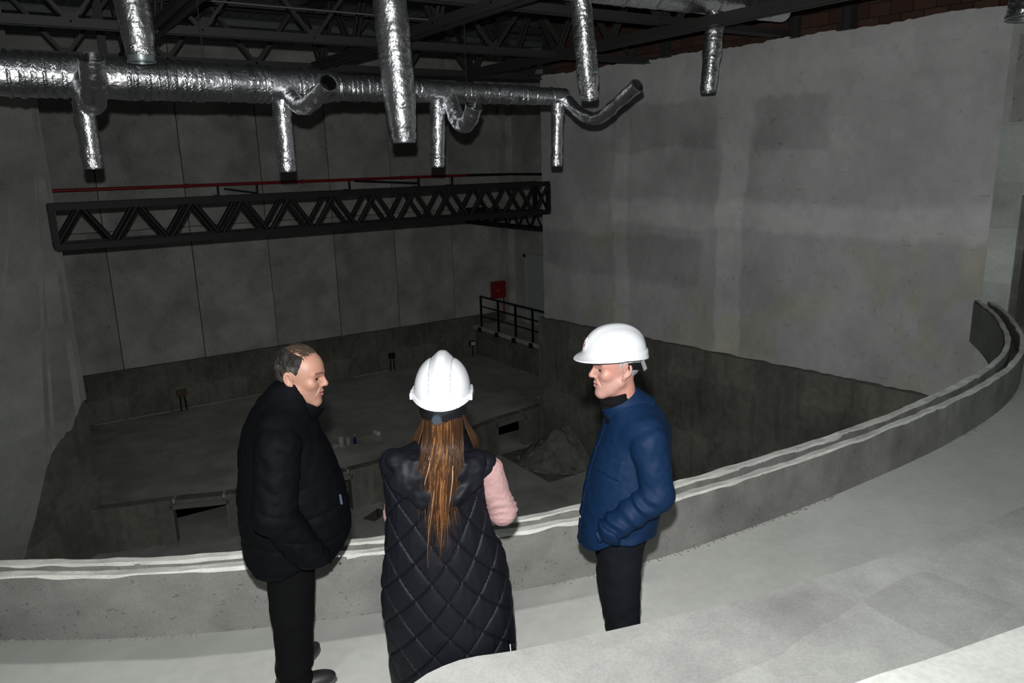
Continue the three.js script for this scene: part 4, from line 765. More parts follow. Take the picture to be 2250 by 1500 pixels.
// ---------------------------------------------------------------- man in a black puffer jacket, bareheaded
{
  const t = thing('person', 'man in black puffer jacket and black trousers, bareheaded, hands in pockets, turned right', 'person', [0.98, 0, -3.5], 74.3 * D2R);
  const sp = { skin: [0.285, 0.158, 0.115], ruddy: [0.31, 0.135, 0.092], lip: [0.26, 0.085, 0.075], brow: [0.018, 0.013, 0.011], beard: [0.14, 0.095, 0.075] };
  const HS = 1.13, HP = [0.0, 1.632, 0.094], HM = headMatrix(HP, -0.40, 0.10, 0.0), hf = headField({ nose: 0.92, open: 0.002, fold: 1, wide: 1.03 });
  const head = paint(meshField(hf, [-0.11, -0.2, -0.13], [0.11, 0.15, 0.14], 0.0034), skinPaint(sp)); placeHead(head, HM, HS);
  const limbs = [cone([0, 1.52, 0.04], [0, 1.35, -0.01], 0.06, 0.11), cone([-0.15, 1.38, -0.02], [0.15, 1.38, -0.02], 0.07), cone([0, 1.3, -0.01], [0, 0.85, 0.02], 0.13, 0.15), cone([-0.09, 0.82, -0.02], [-0.09, 0.45, -0.04], 0.08, 0.055), cone([-0.09, 0.45, -0.04], [-0.09, 0.1, -0.075], 0.05, 0.035), cone([0.09, 0.82, -0.02], [0.11, 0.45, -0.02], 0.08, 0.055), cone([0.11, 0.45, -0.02], [0.12, 0.1, -0.045], 0.05, 0.035), cone([-0.22, 1.36, -0.04], [-0.27, 1.05, -0.1], 0.05, 0.042), cone([-0.27, 1.05, -0.1], [-0.22, 0.86, 0.06], 0.042, 0.03), cone([0.22, 1.36, -0.04], [0.27, 1.05, -0.1], 0.05, 0.042), cone([0.27, 1.05, -0.1], [0.22, 0.86, 0.06], 0.042, 0.03)];
  const hands = [handGeo(1, 0.4, [-0.19, 0.9, 0.03], [-0.25, 0.2, 0]), handGeo(-1, 0.4, [0.19, 0.9, 0.03], [-0.25, -0.2, 0])];
  part('body', bodyGeo(limbs, 0.04, [-0.36, 0.04, -0.25], [0.36, 1.6, 0.25], head, hands, sp), skinMat(), t);
  addEyes(t, HM, HS, [0.02, 0.013, 0.01], -0.4);
  // hair: short at the sides and back, receding and thin on top
  {
    const base = ell([0, 0.04, -0.014], [0.0805, 0.0965, 0.1035]);
    const f = (x, y, z) => {
      const n = 0.0035 * vnoise(x * 150, y * 60 + z * 60, z * 90) + 0.004 * vnoise(x * 60, y * 40, z * 40); let d = base(x, y, z) + n;
      const hl = smin(-(0.018 - z + 0.25 * (y - 0.02) + (y < 0.012 ? (0.012 - y) * 0.12 : 0)), 1, 0.01);        // keeps what lies behind the temples
      d = smax(d, hl, 0.012); const low = -0.07 - y + 0.5 * Math.max(0, z + 0.03) ; d = smax(d, low, 0.012);
      const bald = Math.hypot(x / 0.052, (z - 0.03) / 0.085) ; if (y > 0.07) d = smax(d, (1 - bald) * 0.05, 0.012);   // thin crown
      const ear = Math.hypot((y - 0.0) / 0.036, (z + 0.017) / 0.022) - 1; if (y < 0.036) d = smax(d, -ear * 0.02, 0.006);
      return d;
    };
    const g = meshField(f, [-0.1, -0.1, -0.14], [0.1, 0.16, 0.11], 0.0034); paint(g, (x, y, z) => { const k = 0.5 + 0.5 * vnoise(x * 90, y * 40, z * 90); return mix3([0.01, 0.0085, 0.0075], [0.075, 0.07, 0.066], k * k * (Math.abs(x) > 0.05 && y < 0.06 ? 0.95 : 0.2)); }); placeHead(g, HM, HS);
    const st = []; for (let i = 0; i < 130; i++) {
      const u = rr(-0.95, 0.95), x0 = u * 0.056, z0 = 0.075 - 0.02 * Math.abs(u) - rr(0, 0.03), sw = rr(-0.008, 0.008), P = []; const top = (x, z) => { const q = 1 - (x / 0.077) ** 2 - ((z + 0.012) / 0.099) ** 2; return 0.038 + 0.0935 * Math.sqrt(Math.max(0.02, q)); };
      const fwd = i % 3 === 0; for (let k = 0; k <= 5; k++) { const s = k / 5, x = x0 * (1 + 0.25 * s) + sw * s * 2 + (fwd ? 0.012 * s : 0), z = fwd ? z0 - 0.03 + 0.035 * s : z0 - s * rr(0.10, 0.115); P.push([x, top(x, z) + 0.004 + 0.004 * Math.sin(s * 3), z]); }
      const c = mix3([0.012, 0.009, 0.007], [0.06, 0.04, 0.03], rnd() * 0.7); st.push(strand(P, rr(0.0007, 0.0016), 10, c));
    }
    const sg = merge(st); placeHead(sg, HM, HS); part('hair', [g, sg], new THREE.MeshPhysicalMaterial({ vertexColors: true, roughness: 0.6, specularIntensity: 0.2 }), t, 'short dark hair going grey and thin on top');
  }
  // trousers
  {
    const L = [cone([-0.1, 0.82, -0.03], [-0.098, 0.45, -0.055], 0.125, 0.104), cone([-0.098, 0.45, -0.055], [-0.095, 0.07, -0.075], 0.102, 0.084), cone([0.1, 0.82, -0.03], [0.105, 0.45, -0.05], 0.125, 0.1), cone([0.105, 0.45, -0.05], [0.11, 0.08, -0.075], 0.098, 0.082), ell([0, 0.84, -0.02], [0.19, 0.14, 0.16])];
    const f = (x, y, z) => { let d = smin(L[0](x, y, z), L[1](x, y, z), 0.02); const e = smin(L[2](x, y, z), L[3](x, y, z), 0.02); d = smin(smin(d, e, 0.02), L[4](x, y, z), 0.06); d += 0.006 * vnoise(x * 9, y * 22, z * 9) * sstep(0.75, 0.2, y) + 0.003 * vnoise(x * 30, y * 12, z * 30) + 0.006 * Math.sin(y * 70 + 3 * vnoise(x * 8, y * 6, z * 8)) * sstep(0.24, 0.08, y); return smax(d, 0.035 - y, 0.01); };
    part('trousers', meshField(f, [-0.26, 0.0, -0.24], [0.28, 0.98, 0.24], 0.0075), cloth([0.0028, 0.003, 0.0034], 0.9, { specularIntensity: 0.12 }), t);
  }
  for (const [x, z, yw] of [[-0.095, -0.05, 0.12], [0.1, -0.07, 0.75]]) { const [u, s] = shoeGeo([x, 0, z], yw, 1.12); const sh = part('shoe', u, std({ color: C(0.009, 0.009, 0.01), roughness: 0.55 }), t); part('sole', s, std({ color: C(0.05, 0.05, 0.05), roughness: 0.8 }), sh); }
  // jacket
  {
    const trunk = stack([[0.64, 0.225, 0.20, 0, -0.03], [0.69, 0.25, 0.225, 0, -0.022], [0.75, 0.265, 0.245, 0, -0.012], [0.85, 0.275, 0.268, 0, 0.006], [0.95, 0.272, 0.27, 0, 0.008], [1.08, 0.262, 0.256, 0, 0.0], [1.22, 0.252, 0.228, 0, -0.008], [1.36, 0.24, 0.19, 0, -0.02], [1.46, 0.2, 0.15, 0, -0.01], [1.53, 0.145, 0.12, 0, 0.018], [1.585, 0.10, 0.10, 0, 0.04], [1.62, 0.085, 0.085, 0, 0.06]], 0.03);
    const sh = [cone([-0.17, 1.42, -0.035], [0.17, 1.42, -0.035], 0.105)];
    const armR = [cone([-0.235, 1.37, -0.04], [-0.30, 1.08, -0.085], 0.105, 0.096), cone([-0.30, 1.08, -0.085], [-0.245, 0.80, 0.07], 0.094, 0.078)], armL = [cone([0.235, 1.37, -0.04], [0.30, 1.08, -0.085], 0.105, 0.096), cone([0.30, 1.08, -0.085], [0.245, 0.80, 0.07], 0.094, 0.078)];
    const cavity = cone([0, 1.70, 0.16], [0, 1.47, 0.07], 0.098, 0.078);
    const baff = (q, s) => { const w = ((q / s) % 1 + 1) % 1, m = Math.abs(w - 0.5) * 2; return 0.008 * Math.pow(m, 6); };
    const f = (x, y, z) => {
      let d = smin(trunk(x, y, z), sh[0](x, y, z), 0.05); const hz = [[-0.3, 0.80], [-0.2, 0.69], [-0.05, 0.715], [0.07, 0.79], [0.15, 0.70], [0.3, 0.86]]; let hi_ = 0; while (hi_ < 4 && z > hz[hi_ + 1][0]) hi_++; const hem = lerp(hz[hi_][1], hz[hi_ + 1][1], clamp((z - hz[hi_][0]) / (hz[hi_ + 1][0] - hz[hi_][0]), 0, 1)) - 0.05 * sstep(-0.05, 0.15, x); d = smax(d, hem - y, 0.02);
      const open = Math.abs(x - 0.02) < 0.02 + 0.10 * sstep(1.0, 0.6, y) && z > 0 ? 1 : 0;
      const gap = 0.012 + 0.075 * sstep(1.05, 0.62, y); d += baff(y + 0.015 * vnoise(x * 4, y * 3, z * 4), 0.145) * sstep(1.25, 1.05, y) + 0.006 * vnoise(x * 8, y * 15, z * 8) + 0.003 * vnoise(x * 26, y * 34, z * 26);
      for (const [A, s] of [[armR, -1], [armL, 1]]) { let a = smin(A[0](x, y, z), A[1](x, y, z), 0.03); a += baff(y + 0.35 * z, 0.135) * sstep(1.22, 1.05, y) + 0.007 * vnoise(x * 9, y * 20 + z * 14, z * 9) + 0.004 * vnoise(x * 28, y * 40, z * 28); a = smax(a, 0.775 - y, 0.02); d = smin(d, a, 0.012); }
      // the front hangs open in a slit
      const slit = smax(Math.abs(x - 0.03) - gap, -(z - 0.02), 0.02); d = smax(d, -smax(slit, y - 1.35, 0.03), 0.015);
      return smax(d, -cavity(x, y, z), 0.012);
    };
    const g = meshField(f, [-0.44, 0.55, -0.33], [0.44, 1.66, 0.33], 0.0072);
    const j = part('jacket', g, cloth([0.0024, 0.0028, 0.0037], 0.72, { specularIntensity: 0.09 }), t, 'black puffer jacket');
    // stand collar
    const col = (() => { const o = stack([[-0.085, 0.098, 0.115, 0, -0.005], [0.0, 0.1, 0.12, 0, 0], [0.05, 0.098, 0.122, 0, 0.004]], 0.008), i = stack([[-0.2, 0.08, 0.1, 0, 0], [0.2, 0.084, 0.107, 0, 0.004]], 0.004); return (x, y, z) => { const d = smax(o(x, y, z), -i(x, y, z), 0.01) + 0.003 * vnoise(x * 20, y * 20, z * 20); return smax(d, -smax(Math.abs(x) - 0.012, -(z - 0.04), 0.01), 0.008); }; })();
    const cg = meshField(col, [-0.13, -0.12, -0.14], [0.13, 0.12, 0.14], 0.005); cg.applyMatrix4(headMatrix([0, 1.49, 0.066], 0, 0.6, 0)); part('collar', cg, j.material, j);
    // metal ends of the zip and a drawcord
    for (const [x, y, z] of [[-0.105, 0.715, 0.195]]) { const b = new THREE.SphereGeometry(0.006, 10, 8); b.translate(x, y, z); part('toggle', b, M.sheet, j); }
    part('zip_tape', [bar([-0.145, 1.06, 0.222], [-0.15, 1.01, 0.226], 0.004, 0.012)], std({ color: C(0.06, 0.08, 0.12), roughness: 0.5 }), j, 'pale strip at the pocket');
  }
}

// ---------------------------------------------------------------- woman with long hair and a quilted waistcoat, seen from behind
{
  const PB = [1.49, 0, -2.853]; const t = thing('person', 'woman seen from behind in a long black quilted waistcoat, pink sleeves and white hard hat', 'person', PB, 152.4 * D2R);
  const sp = { skin: [0.46, 0.27, 0.2], ruddy: [0.46, 0.22, 0.17], lip: [0.4, 0.13, 0.12], brow: [0.06, 0.04, 0.03] };
  const HS = 1.08, HP = [-0.012, 1.56, 0.03], HM = headMatrix(HP, -0.12, 0.06, 0.03), hf = headField({ nose: 0.85, wide: 0.95 });
  const head = paint(meshField(hf, [-0.11, -0.2, -0.13], [0.11, 0.15, 0.14], 0.0042), skinPaint(sp)); placeHead(head, HM, HS);
  const limbs = [cone([0, 1.47, 0.0], [0, 1.33, -0.03], 0.05, 0.09), cone([-0.13, 1.26, -0.02], [0.14, 1.26, -0.02], 0.05), cone([0, 1.25, -0.01], [0, 0.85, 0.0], 0.12, 0.14), cone([-0.09, 0.8, 0], [-0.09, 0.45, 0.0], 0.085, 0.055), cone([-0.09, 0.45, 0.0], [-0.09, 0.09, -0.02], 0.05, 0.035), cone([0.09, 0.8, 0], [0.09, 0.45, 0.0], 0.085, 0.055), cone([0.09, 0.45, 0.0], [0.09, 0.09, -0.02], 0.05, 0.035), cone([-0.19, 1.21, -0.01], [-0.258, 1.02, 0.0], 0.045, 0.04), cone([-0.258, 1.02, 0.0], [-0.07, 1.04, 0.2], 0.038, 0.03), cone([0.19, 1.26, 0.0], [0.22, 1.02, 0.07], 0.045, 0.04), cone([0.22, 1.02, 0.07], [0.05, 0.98, 0.21], 0.038, 0.03)];
  const hands = [handGeo(1, 0.35, [-0.07, 1.04, 0.2], [0.2, 0.3, 1.5]), handGeo(-1, 0.35, [0.05, 0.98, 0.215], [0.2, -0.3, -1.5])];
  part('body', bodyGeo(limbs, 0.035, [-0.36, 0.04, -0.2], [0.36, 1.55, 0.28], head, hands, sp), skinMat(), t);
  addEyes(t, HM, HS, [0.05, 0.03, 0.02]);
  // leggings and shoes
  { const L = [cone([-0.09, 0.8, 0], [-0.095, 0.08, -0.02], 0.1, 0.055), cone([0.09, 0.8, 0], [0.095, 0.08, -0.02], 0.1, 0.055)]; part('leggings', meshField((x, y, z) => smax(smin(L[0](x, y, z), L[1](x, y, z), 0.02), 0.05 - y, 0.01), [-0.22, 0, -0.14], [0.22, 0.92, 0.14], 0.01), cloth([0.003, 0.003, 0.0035], 0.9), t); }
  for (const x of [-0.095, 0.095]) { const [u, s] = shoeGeo([x, 0, 0.02], x * 1.5, 1.02); const sh = part('shoe', u, std({ color: C(0.01, 0.01, 0.01), roughness: 0.5 }), t); part('sole', s, std({ color: C(0.3, 0.3, 0.3), roughness: 0.8 }), sh); }
  // pink jumper sleeves, forearms folded in front
  {
    for (const [nm, A, sd] of [['sleeve', [cone([-0.205, 1.235, -0.01], [-0.262, 1.03, 0.0], 0.066, 0.063), cone([-0.262, 1.03, 0.0], [-0.09, 1.03, 0.2], 0.063, 0.046)], 1], ['sleeve', [cone([0.205, 1.24, 0.02], [0.225, 1.02, 0.07], 0.058, 0.055), cone([0.225, 1.02, 0.07], [0.06, 0.98, 0.21], 0.058, 0.044)], 5]]) {
      const f = (x, y, z) => { const u = A[0](x, y, z), v = A[1](x, y, z); const el = Math.exp(-(((y - 1.02) / 0.09) ** 2)); return smin(u, v, 0.02) + 0.007 * el * Math.sin(y * 190 + 70 * z + 5 * vnoise(x * 12, y * 14, z * 12)) * (0.4 + 0.6 * vnoise(x * 14 + sd, y * 16, z * 14)) + 0.005 * vnoise(x * 16 + sd, y * 22, z * 16) + 0.0015 * vnoise(x * 80, y * 80, z * 80); };
      const lo = A === 0 ? 0 : sd === 1 ? [-0.36, 0.9, -0.11] : [0.0, 0.88, -0.11], hi = sd === 1 ? [0.0, 1.42, 0.28] : [0.36, 1.4, 0.28]; part(nm, meshField(f, lo, hi, 0.0055), cloth([0.29, 0.182, 0.178], 0.95, { sheen: 0.4, sheenRoughness: 0.8, sheenColor: C(0.6, 0.4, 0.4), bumpMap: rep(knit, 6), bumpScale: 0.001 }), t, 'dusty pink jumper sleeve');
    }
  }
  // quilted waistcoat
  {
    const trunk = stack([[0.17, 0.302, 0.21, 0.0, 0.0], [0.3, 0.304, 0.213, 0.0, 0.0], [0.5, 0.304, 0.212, 0.006, 0.0], [0.66, 0.298, 0.205, 0.012, 0.0], [0.85, 0.272, 0.188, 0.02, 0.0], [1.02, 0.236, 0.17, 0.035, 0.0], [1.16, 0.226, 0.16, 0.042, -0.005], [1.28, 0.222, 0.145, 0.04, -0.015], [1.345, 0.185, 0.12, 0.032, -0.022], [1.40, 0.11, 0.09, 0.012, -0.015], [1.44, 0.08, 0.08, 0.004, -0.005]], 0.035);
    const armR = cone([-0.28, 1.205, -0.02], [-0.28, 0.96, 0.04], 0.092, 0.096), armL = cone([0.335, 1.22, 0.06], [0.335, 1.0, 0.08], 0.07, 0.07), sl = cone([-0.185, 1.275, -0.02], [0.22, 1.315, -0.02], 0.06, 0.06), neck = cone([0, 1.55, 0.02], [0, 1.38, 0.0], 0.065, 0.058);
    const quilt = (x, y, z) => {
      const phi = Math.atan2(x - 0.01, -z), u = phi * 0.275 / 0.19, v = (y + 0.012 * Math.cos(phi * 2)) / 0.178; const p = u + v, q = u - v; const dp = Math.abs(p - Math.round(p)), dq = Math.abs(q - Math.round(q)); const m = Math.min(dp, dq);
      const groove = Math.exp(-((m / 0.035) ** 2)), puff = Math.sqrt(Math.min(1, m * 2.6)); const wr = vnoise(x * 55, y * 9, z * 55) * 0.5 + vnoise(x * 28, y * 7, z * 28) * 0.5; return { g: groove, d: 0.007 * groove - 0.008 * puff + 0.0035 * wr * (1 - groove) };
    };
    const f = (x, y, z) => {
      let d = smin(trunk(x, y, z), sl(x, y, z), 0.03); if (d > 0.06) return d - 0.01;
      const q = quilt(x, y, z); d += q.d * sstep(1.34, 1.22, y) + 0.005 * vnoise(x * 7, y * 7, z * 7) ;
      d = smax(d, -armR(x, y, z), 0.016); d = smax(d, -armL(x, y, z), 0.016); d = smax(d, -neck(x, y, z), 0.015);
      const vent = smax(Math.abs(x + 0.262 - 0.01 * (0.5 - y)) - 0.004, y - 0.42, 0.005); return smax(d, -smax(vent, z - 0.1, 0.004), 0.006);
    };
    const g = meshField(f, [-0.36, 0.12, -0.26], [0.36, 1.47, 0.26], 0.0058); const wm = cloth([0.0042, 0.0047, 0.0073], 0.55, { specularIntensity: 0.26 });
    const w = part('waistcoat', g, wm, t, 'long black quilted waistcoat');
    part('piping', [rod([-0.268, 0.40, -0.108], [-0.276, 0.18, -0.108], 0.003, 0.003, 6)], std({ color: C(0.55, 0.57, 0.6), roughness: 0.4 }), w, 'pale reflective piping on the side vent');
    // hood lying on the shoulders, gathered towards the right
    const hb = ell([0.03, 1.275, -0.15], [0.205, 0.105, 0.052]), hr = cone([-0.15, 1.335, -0.10], [0.2, 1.345, -0.095], 0.045, 0.05), hp = ell([0.015, 1.19, -0.165], [0.11, 0.07, 0.035]);
    const hfld = (x, y, z) => { let d = smin(smin(hb(x, y, z), hr(x, y, z), 0.04), hp(x, y, z), 0.05); const dx = x + 0.17, dy = y - 1.31, a = Math.atan2(dy, dx), r = Math.hypot(dx, dy); d += 0.006 * Math.sin(a * 11 + 2 * vnoise(x * 6, y * 6, 1)) * sstep(0.34, 0.1, r) * sstep(0.05, 0.13, r) + 0.005 * vnoise(x * 10, y * 16, z * 10) + 0.003 * Math.sin((x * 0.5 + y) * 70 + 4 * vnoise(x * 9, y * 9, 2)) + 0.003 * vnoise(x * 40, y * 40, z * 40); return smax(d, -cone2(x, y, z), 0.02); };
    const cone2 = cone([0, 1.55, 0.03], [0, 1.36, 0.02], 0.07, 0.06);
    part('hood', meshField(hfld, [-0.24, 1.08, -0.25], [0.28, 1.43, 0.03], 0.0055), wm, w, 'hood lying on the shoulders');
  }
  // long straight hair
  {
    const HC = (u, v) => { const p = V3(u, v, 0); return p; }; const st = []; const dark = [0.02, 0.0105, 0.006], mid = [0.058, 0.024, 0.0095], gold = [0.2, 0.085, 0.027], pale = [0.34, 0.23, 0.15];
    // clumps: each has a path down the back; strands follow it, spreading and straying towards the ends
    for (let q = 0; q < 30; q++) {
      const u = lerp(-1, 1, (q + 0.5) / 30) + rr(-0.04, 0.04), len = rr(0.42, 0.64) * (1 - 0.28 * u * u), sway = rr(-0.03, 0.03), wav = rr(0.006, 0.014), ph = rr(0, 6), hot = hash(q, 3, 7), gold_ = u > -0.35 && u < 0.55 && hot > 0.35;
      for (let k = 0; k < 24; k++) {
        const o = rr(-1, 1), p = rr(-1, 1), l = len * (k % 4 === 0 ? rr(0.85, 1.12) : rr(0.5, 0.95)), x0 = u * 0.078 + HP[0] + o * 0.007, y0 = 1.52 + rr(-0.015, 0.02), z0 = HP[2] - 0.088 + 0.075 * u * u * u * u - 0.006 * p, ex = 0.028 + u * 0.072 + sway, P = [];
        for (let j = 0; j <= 7; j++) { const s = j / 7, y = y0 - l * s, sp_ = 0.003 + 0.012 * s; const back = -0.212 + 0.03 * u * u; const zb = lerp(z0, back, sstep(0.0, 0.38, s)) + 0.02 * sstep(0.5, 1, s); P.push([lerp(x0, ex, sstep(0, 0.9, s)) + o * sp_ + wav * Math.sin(ph + s * 7) * s, y, zb + p * 0.007 - 0.004]); }
        const r = rnd(); let c = gold_ ? (r > 0.45 ? mix3(mid, gold, rnd()) : mix3(dark, mid, rnd())) : (r > 0.95 ? mix3(gold, pale, rnd()) : mix3(dark, mid, r * 0.75)); st.push(strand(P, rr(0.0012, 0.0031), 16, c));
      }
    }
    for (let i = 0; i < 240; i++) {   // locks over the sides, in front of the shoulders
      const s = i % 2 ? 1 : -1, a = rr(0, 1); const x0 = HP[0] + s * (0.082 + 0.006 * a), z0 = HP[2] - 0.06 + 0.1 * a; const P = [[x0, 1.53, z0], [x0 + s * 0.016, 1.46, z0 - 0.01], [x0 + s * (0.04 + 0.02 * a), 1.385, z0 - 0.025], [x0 + s * (0.05 + 0.02 * a), 1.31 - 0.03 * a, z0 + 0.06 - 0.03 * (1 - a)]]; st.push(strand(P, rr(0.0015, 0.0035), 10, mix3(dark, mid, rnd() * 0.7)));
    }
    const capF = ell([HP[0], 1.57, HP[2] - 0.012], [0.09, 0.10, 0.105]); const cap = meshField((x, y, z) => smax(capF(x, y, z) + 0.003 * vnoise(x * 80, y * 30, z * 80), smax(z - HP[2] - 0.045, 1.45 - y, 0.02), 0.02), [-0.13, 1.42, -0.13], [0.12, 1.7, 0.12], 0.006); paint(cap, (x, y, z) => mix3(dark, mid, 0.4 + 0.4 * vnoise(x * 90, y * 10, z * 90)));
    part('hair', [...st, cap], new THREE.MeshPhysicalMaterial({ vertexColors: true, roughness: 0.48, specularIntensity: 0.5 }), t, 'long straight brown hair with golden strands');
  }
  const HH = new THREE.Matrix4().copy(HM).multiply(headMatrix([0, 0.045, -0.006], 0, -0.20, 0));
  const hat = hardHat(t, { a: 0.126, b: 0.142, h: 0.172, ridge: 0.016, side: 0.0025, lip: 0.012, visor: 0.05, brimY: 0.0, droop: 0.012, backDroop: 0.012, gutter: true, sideLift: 0.004, bandY: -0.028 }, HH);
  { const k = new THREE.CylinderGeometry(0.0215, 0.0235, 0.02, 24); k.rotateX(-Math.PI / 2); k.translate(0.012, -0.058, -0.142); k.applyMatrix4(HH); part('ratchet_knob', k, std({ color: C(0.025, 0.036, 0.05), roughness: 0.5 }), hat);
    const nb = stack([[-0.034, 0.105, 0.128, 0, 0], [0.03, 0.108, 0.13, 0, 0]], 0.006), ni = stack([[-0.1, 0.1, 0.122, 0, 0], [0.1, 0.1, 0.122, 0, 0]], 0.004); const g = meshField((x, y, z) => smax(smax(nb(x, y + 0.05 + 0.25 * Math.max(0, -z - 0.05), z), -ni(x, y, z), 0.003), z + 0.0, 0.004), [-0.13, -0.12, -0.15], [0.13, 0.0, 0.02], 0.004); g.applyMatrix4(HH); part('nape_strap', g, cloth([0.006, 0.0065, 0.008], 0.6), hat);
    for (const s of [-1, 1]) { const b = rbox(0.014, 0.03, 0.05, 0.004); b.translate(s * 0.131, 0.014, -0.045); b.applyMatrix4(HH); part('accessory_slot', b, shellMat, hat); } }
}

// ---------------------------------------------------------------- man in a blue jacket with a white hard hat, facing left
{
  const t = thing('person', 'grey-haired man in blue jacket, navy trousers and white hard hat, facing left', 'person', [2.37, 0, -2.62], -121 * D2R); t.scale.setScalar(1.012);
  const sp = { skin: [0.325, 0.178, 0.142], ruddy: [0.35, 0.145, 0.112], lip: [0.28, 0.115, 0.11], brow: [0.06, 0.042, 0.034], beard: [0.3, 0.22, 0.19] };
  const HS = 1.1, HP = [0.0, 1.608, 0.04], HM = headMatrix(HP, 0.15, 0.0, 0.0), hf = headField({ nose: 1.0, fold: 1 });
  const head = paint(meshField(hf, [-0.11, -0.2, -0.13], [0.11, 0.15, 0.14], 0.0034), skinPaint(sp)); placeHead(head, HM, HS);
  const limbs = [cone([0, 1.46, 0.0], [0, 1.33, -0.04], 0.055, 0.1), cone([-0.14, 1.33, -0.05], [0.14, 1.33, -0.05], 0.065), cone([0, 1.28, -0.03], [0, 0.8, 0.02], 0.12, 0.13), cone([-0.08, 0.78, 0.03], [-0.085, 0.42, 0.02], 0.08, 0.052), cone([-0.085, 0.42, 0.02], [-0.09, 0.09, -0.03], 0.05, 0.034), cone([0.08, 0.78, 0.03], [0.085, 0.42, 0.02], 0.08, 0.052), cone([0.085, 0.42, 0.02], [0.09, 0.09, -0.02], 0.05, 0.034), cone([0.2, 1.3, -0.06], [0.25, 1.07, -0.12], 0.045, 0.04), cone([0.25, 1.07, -0.12], [0.19, 0.9, 0.06], 0.04, 0.03), cone([-0.2, 1.3, -0.06], [-0.25, 1.07, -0.12], 0.045, 0.04), cone([-0.25, 1.07, -0.12], [-0.19, 0.9, 0.06], 0.04, 0.03)];
  const hands = [handGeo(-1, 0.45, [0.165, 0.90, 0.05], [-0.3, -0.2, 0]), handGeo(1, 0.45, [-0.165, 0.90, 0.05], [-0.3, 0.2, 0])];
  part('body', bodyGeo(limbs, 0.035, [-0.34, 0.04, -0.26], [0.34, 1.55, 0.25], head, hands, sp), skinMat(), t);
  addEyes(t, HM, HS, [0.03, 0.028, 0.025], 0.35);
  { // cropped grey hair below the hat
    const base = ell([0, 0.04, -0.014], [0.0795, 0.096, 0.102]); const f = (x, y, z) => { let d = base(x, y, z) + 0.0015 * vnoise(x * 160, y * 70, z * 160); d = smax(d, z - 0.022 + 0.25 * Math.max(0, 0.02 - y), 0.01); d = smax(d, -0.075 - y + 0.5 * Math.max(0, z + 0.035), 0.01); const ear = Math.hypot((y + 0.002) / 0.036, (z + 0.016) / 0.021) - 1; if (y < 0.034) d = smax(d, -ear * 0.02, 0.006); return d; };
    const g = meshField(f, [-0.1, -0.1, -0.14], [0.1, 0.15, 0.06], 0.0036); paint(g, (x, y, z) => mix3([0.14, 0.135, 0.135], [0.36, 0.355, 0.355], 0.5 + 0.5 * vnoise(x * 120, y * 50, z * 120))); placeHead(g, HM, HS); part('hair', g, std({ vertexColors: true, roughness: 0.7 }), t, 'cropped grey hair');
  }
  // black roll-neck
  { const o = cone([0, 1.46, 0.045], [0, 1.33, 0.0], 0.076, 0.086); part('roll_neck', meshField((x, y, z) => smax(o(x, y, z) + 0.003 * Math.sin(y * 150), y - (1.485 - 0.38 * (z - 0.045)) , 0.012), [-0.12, 1.25, -0.14], [0.12, 1.58, 0.16], 0.006), cloth([0.003, 0.003, 0.0035], 0.95), t); }
  { // trousers
    const L = [cone([-0.085, 0.76, 0.03], [-0.088, 0.42, 0.03], 0.108, 0.085), cone([-0.088, 0.42, 0.03], [-0.09, 0.05, -0.02], 0.084, 0.074), cone([0.085, 0.76, 0.03], [0.088, 0.42, 0.022], 0.108, 0.085), cone([0.088, 0.42, 0.022], [0.09, 0.05, -0.012], 0.084, 0.074), ell([0, 0.80, 0.02], [0.175, 0.13, 0.135])];
    const f = (x, y, z) => { let d = smin(smin(L[0](x, y, z), L[1](x, y, z), 0.02), smin(L[2](x, y, z), L[3](x, y, z), 0.02), 0.02); d = smin(d, L[4](x, y, z), 0.05); d += 0.006 * vnoise(x * 9, y * 20, z * 9) + 0.0025 * vnoise(x * 30, y * 22, z * 30) + 0.006 * Math.sin(y * 75 + 3 * vnoise(x * 8, y * 6, z * 8)) * sstep(0.3, 0.08, y); return smax(d, 0.03 - y, 0.01); };
    part('trousers', meshField(f, [-0.24, 0.0, -0.18], [0.24, 0.95, 0.2], 0.0075), cloth([0.0036, 0.0047, 0.007], 0.92), t);
  }
  for (const [x, z] of [[-0.09, 0.02], [0.09, 0.03]]) { const [u, s] = shoeGeo([x, 0, z], x * 1.2, 1.12); const sh = part('shoe', u, std({ color: C(0.012, 0.01, 0.009), roughness: 0.4 }), t); part('sole', s, std({ color: C(0.02, 0.02, 0.02), roughness: 0.8 }), sh); }
  // jacket
  {
    const trunk = stack([[0.655, 0.222, 0.165, 0, 0.068], [0.72, 0.228, 0.178, 0, 0.05], [0.82, 0.232, 0.192, 0, 0.028], [0.94, 0.23, 0.196, 0, 0.008], [1.08, 0.226, 0.196, 0, -0.02], [1.2, 0.222, 0.186, 0, -0.042], [1.31, 0.215, 0.165, 0, -0.058], [1.385, 0.18, 0.138, 0, -0.05], [1.435, 0.125, 0.112, 0, -0.03], [1.465, 0.085, 0.09, 0, -0.015]], 0.025);
    const sh = cone([-0.165, 1.335, -0.07], [0.165, 1.335, -0.07], 0.088); const armL = [cone([0.205, 1.30, -0.075], [0.25, 1.07, -0.11], 0.088, 0.076), cone([0.25, 1.07, -0.11], [0.22, 0.885, 0.105], 0.076, 0.066)], armR = [cone([-0.205, 1.30, -0.075], [-0.264, 1.07, -0.12], 0.088, 0.078), cone([-0.264, 1.07, -0.12], [-0.228, 0.885, 0.105], 0.076, 0.066)]; const cav = cone([0, 1.60, 0.13], [0, 1.40, 0.045], 0.098, 0.078);
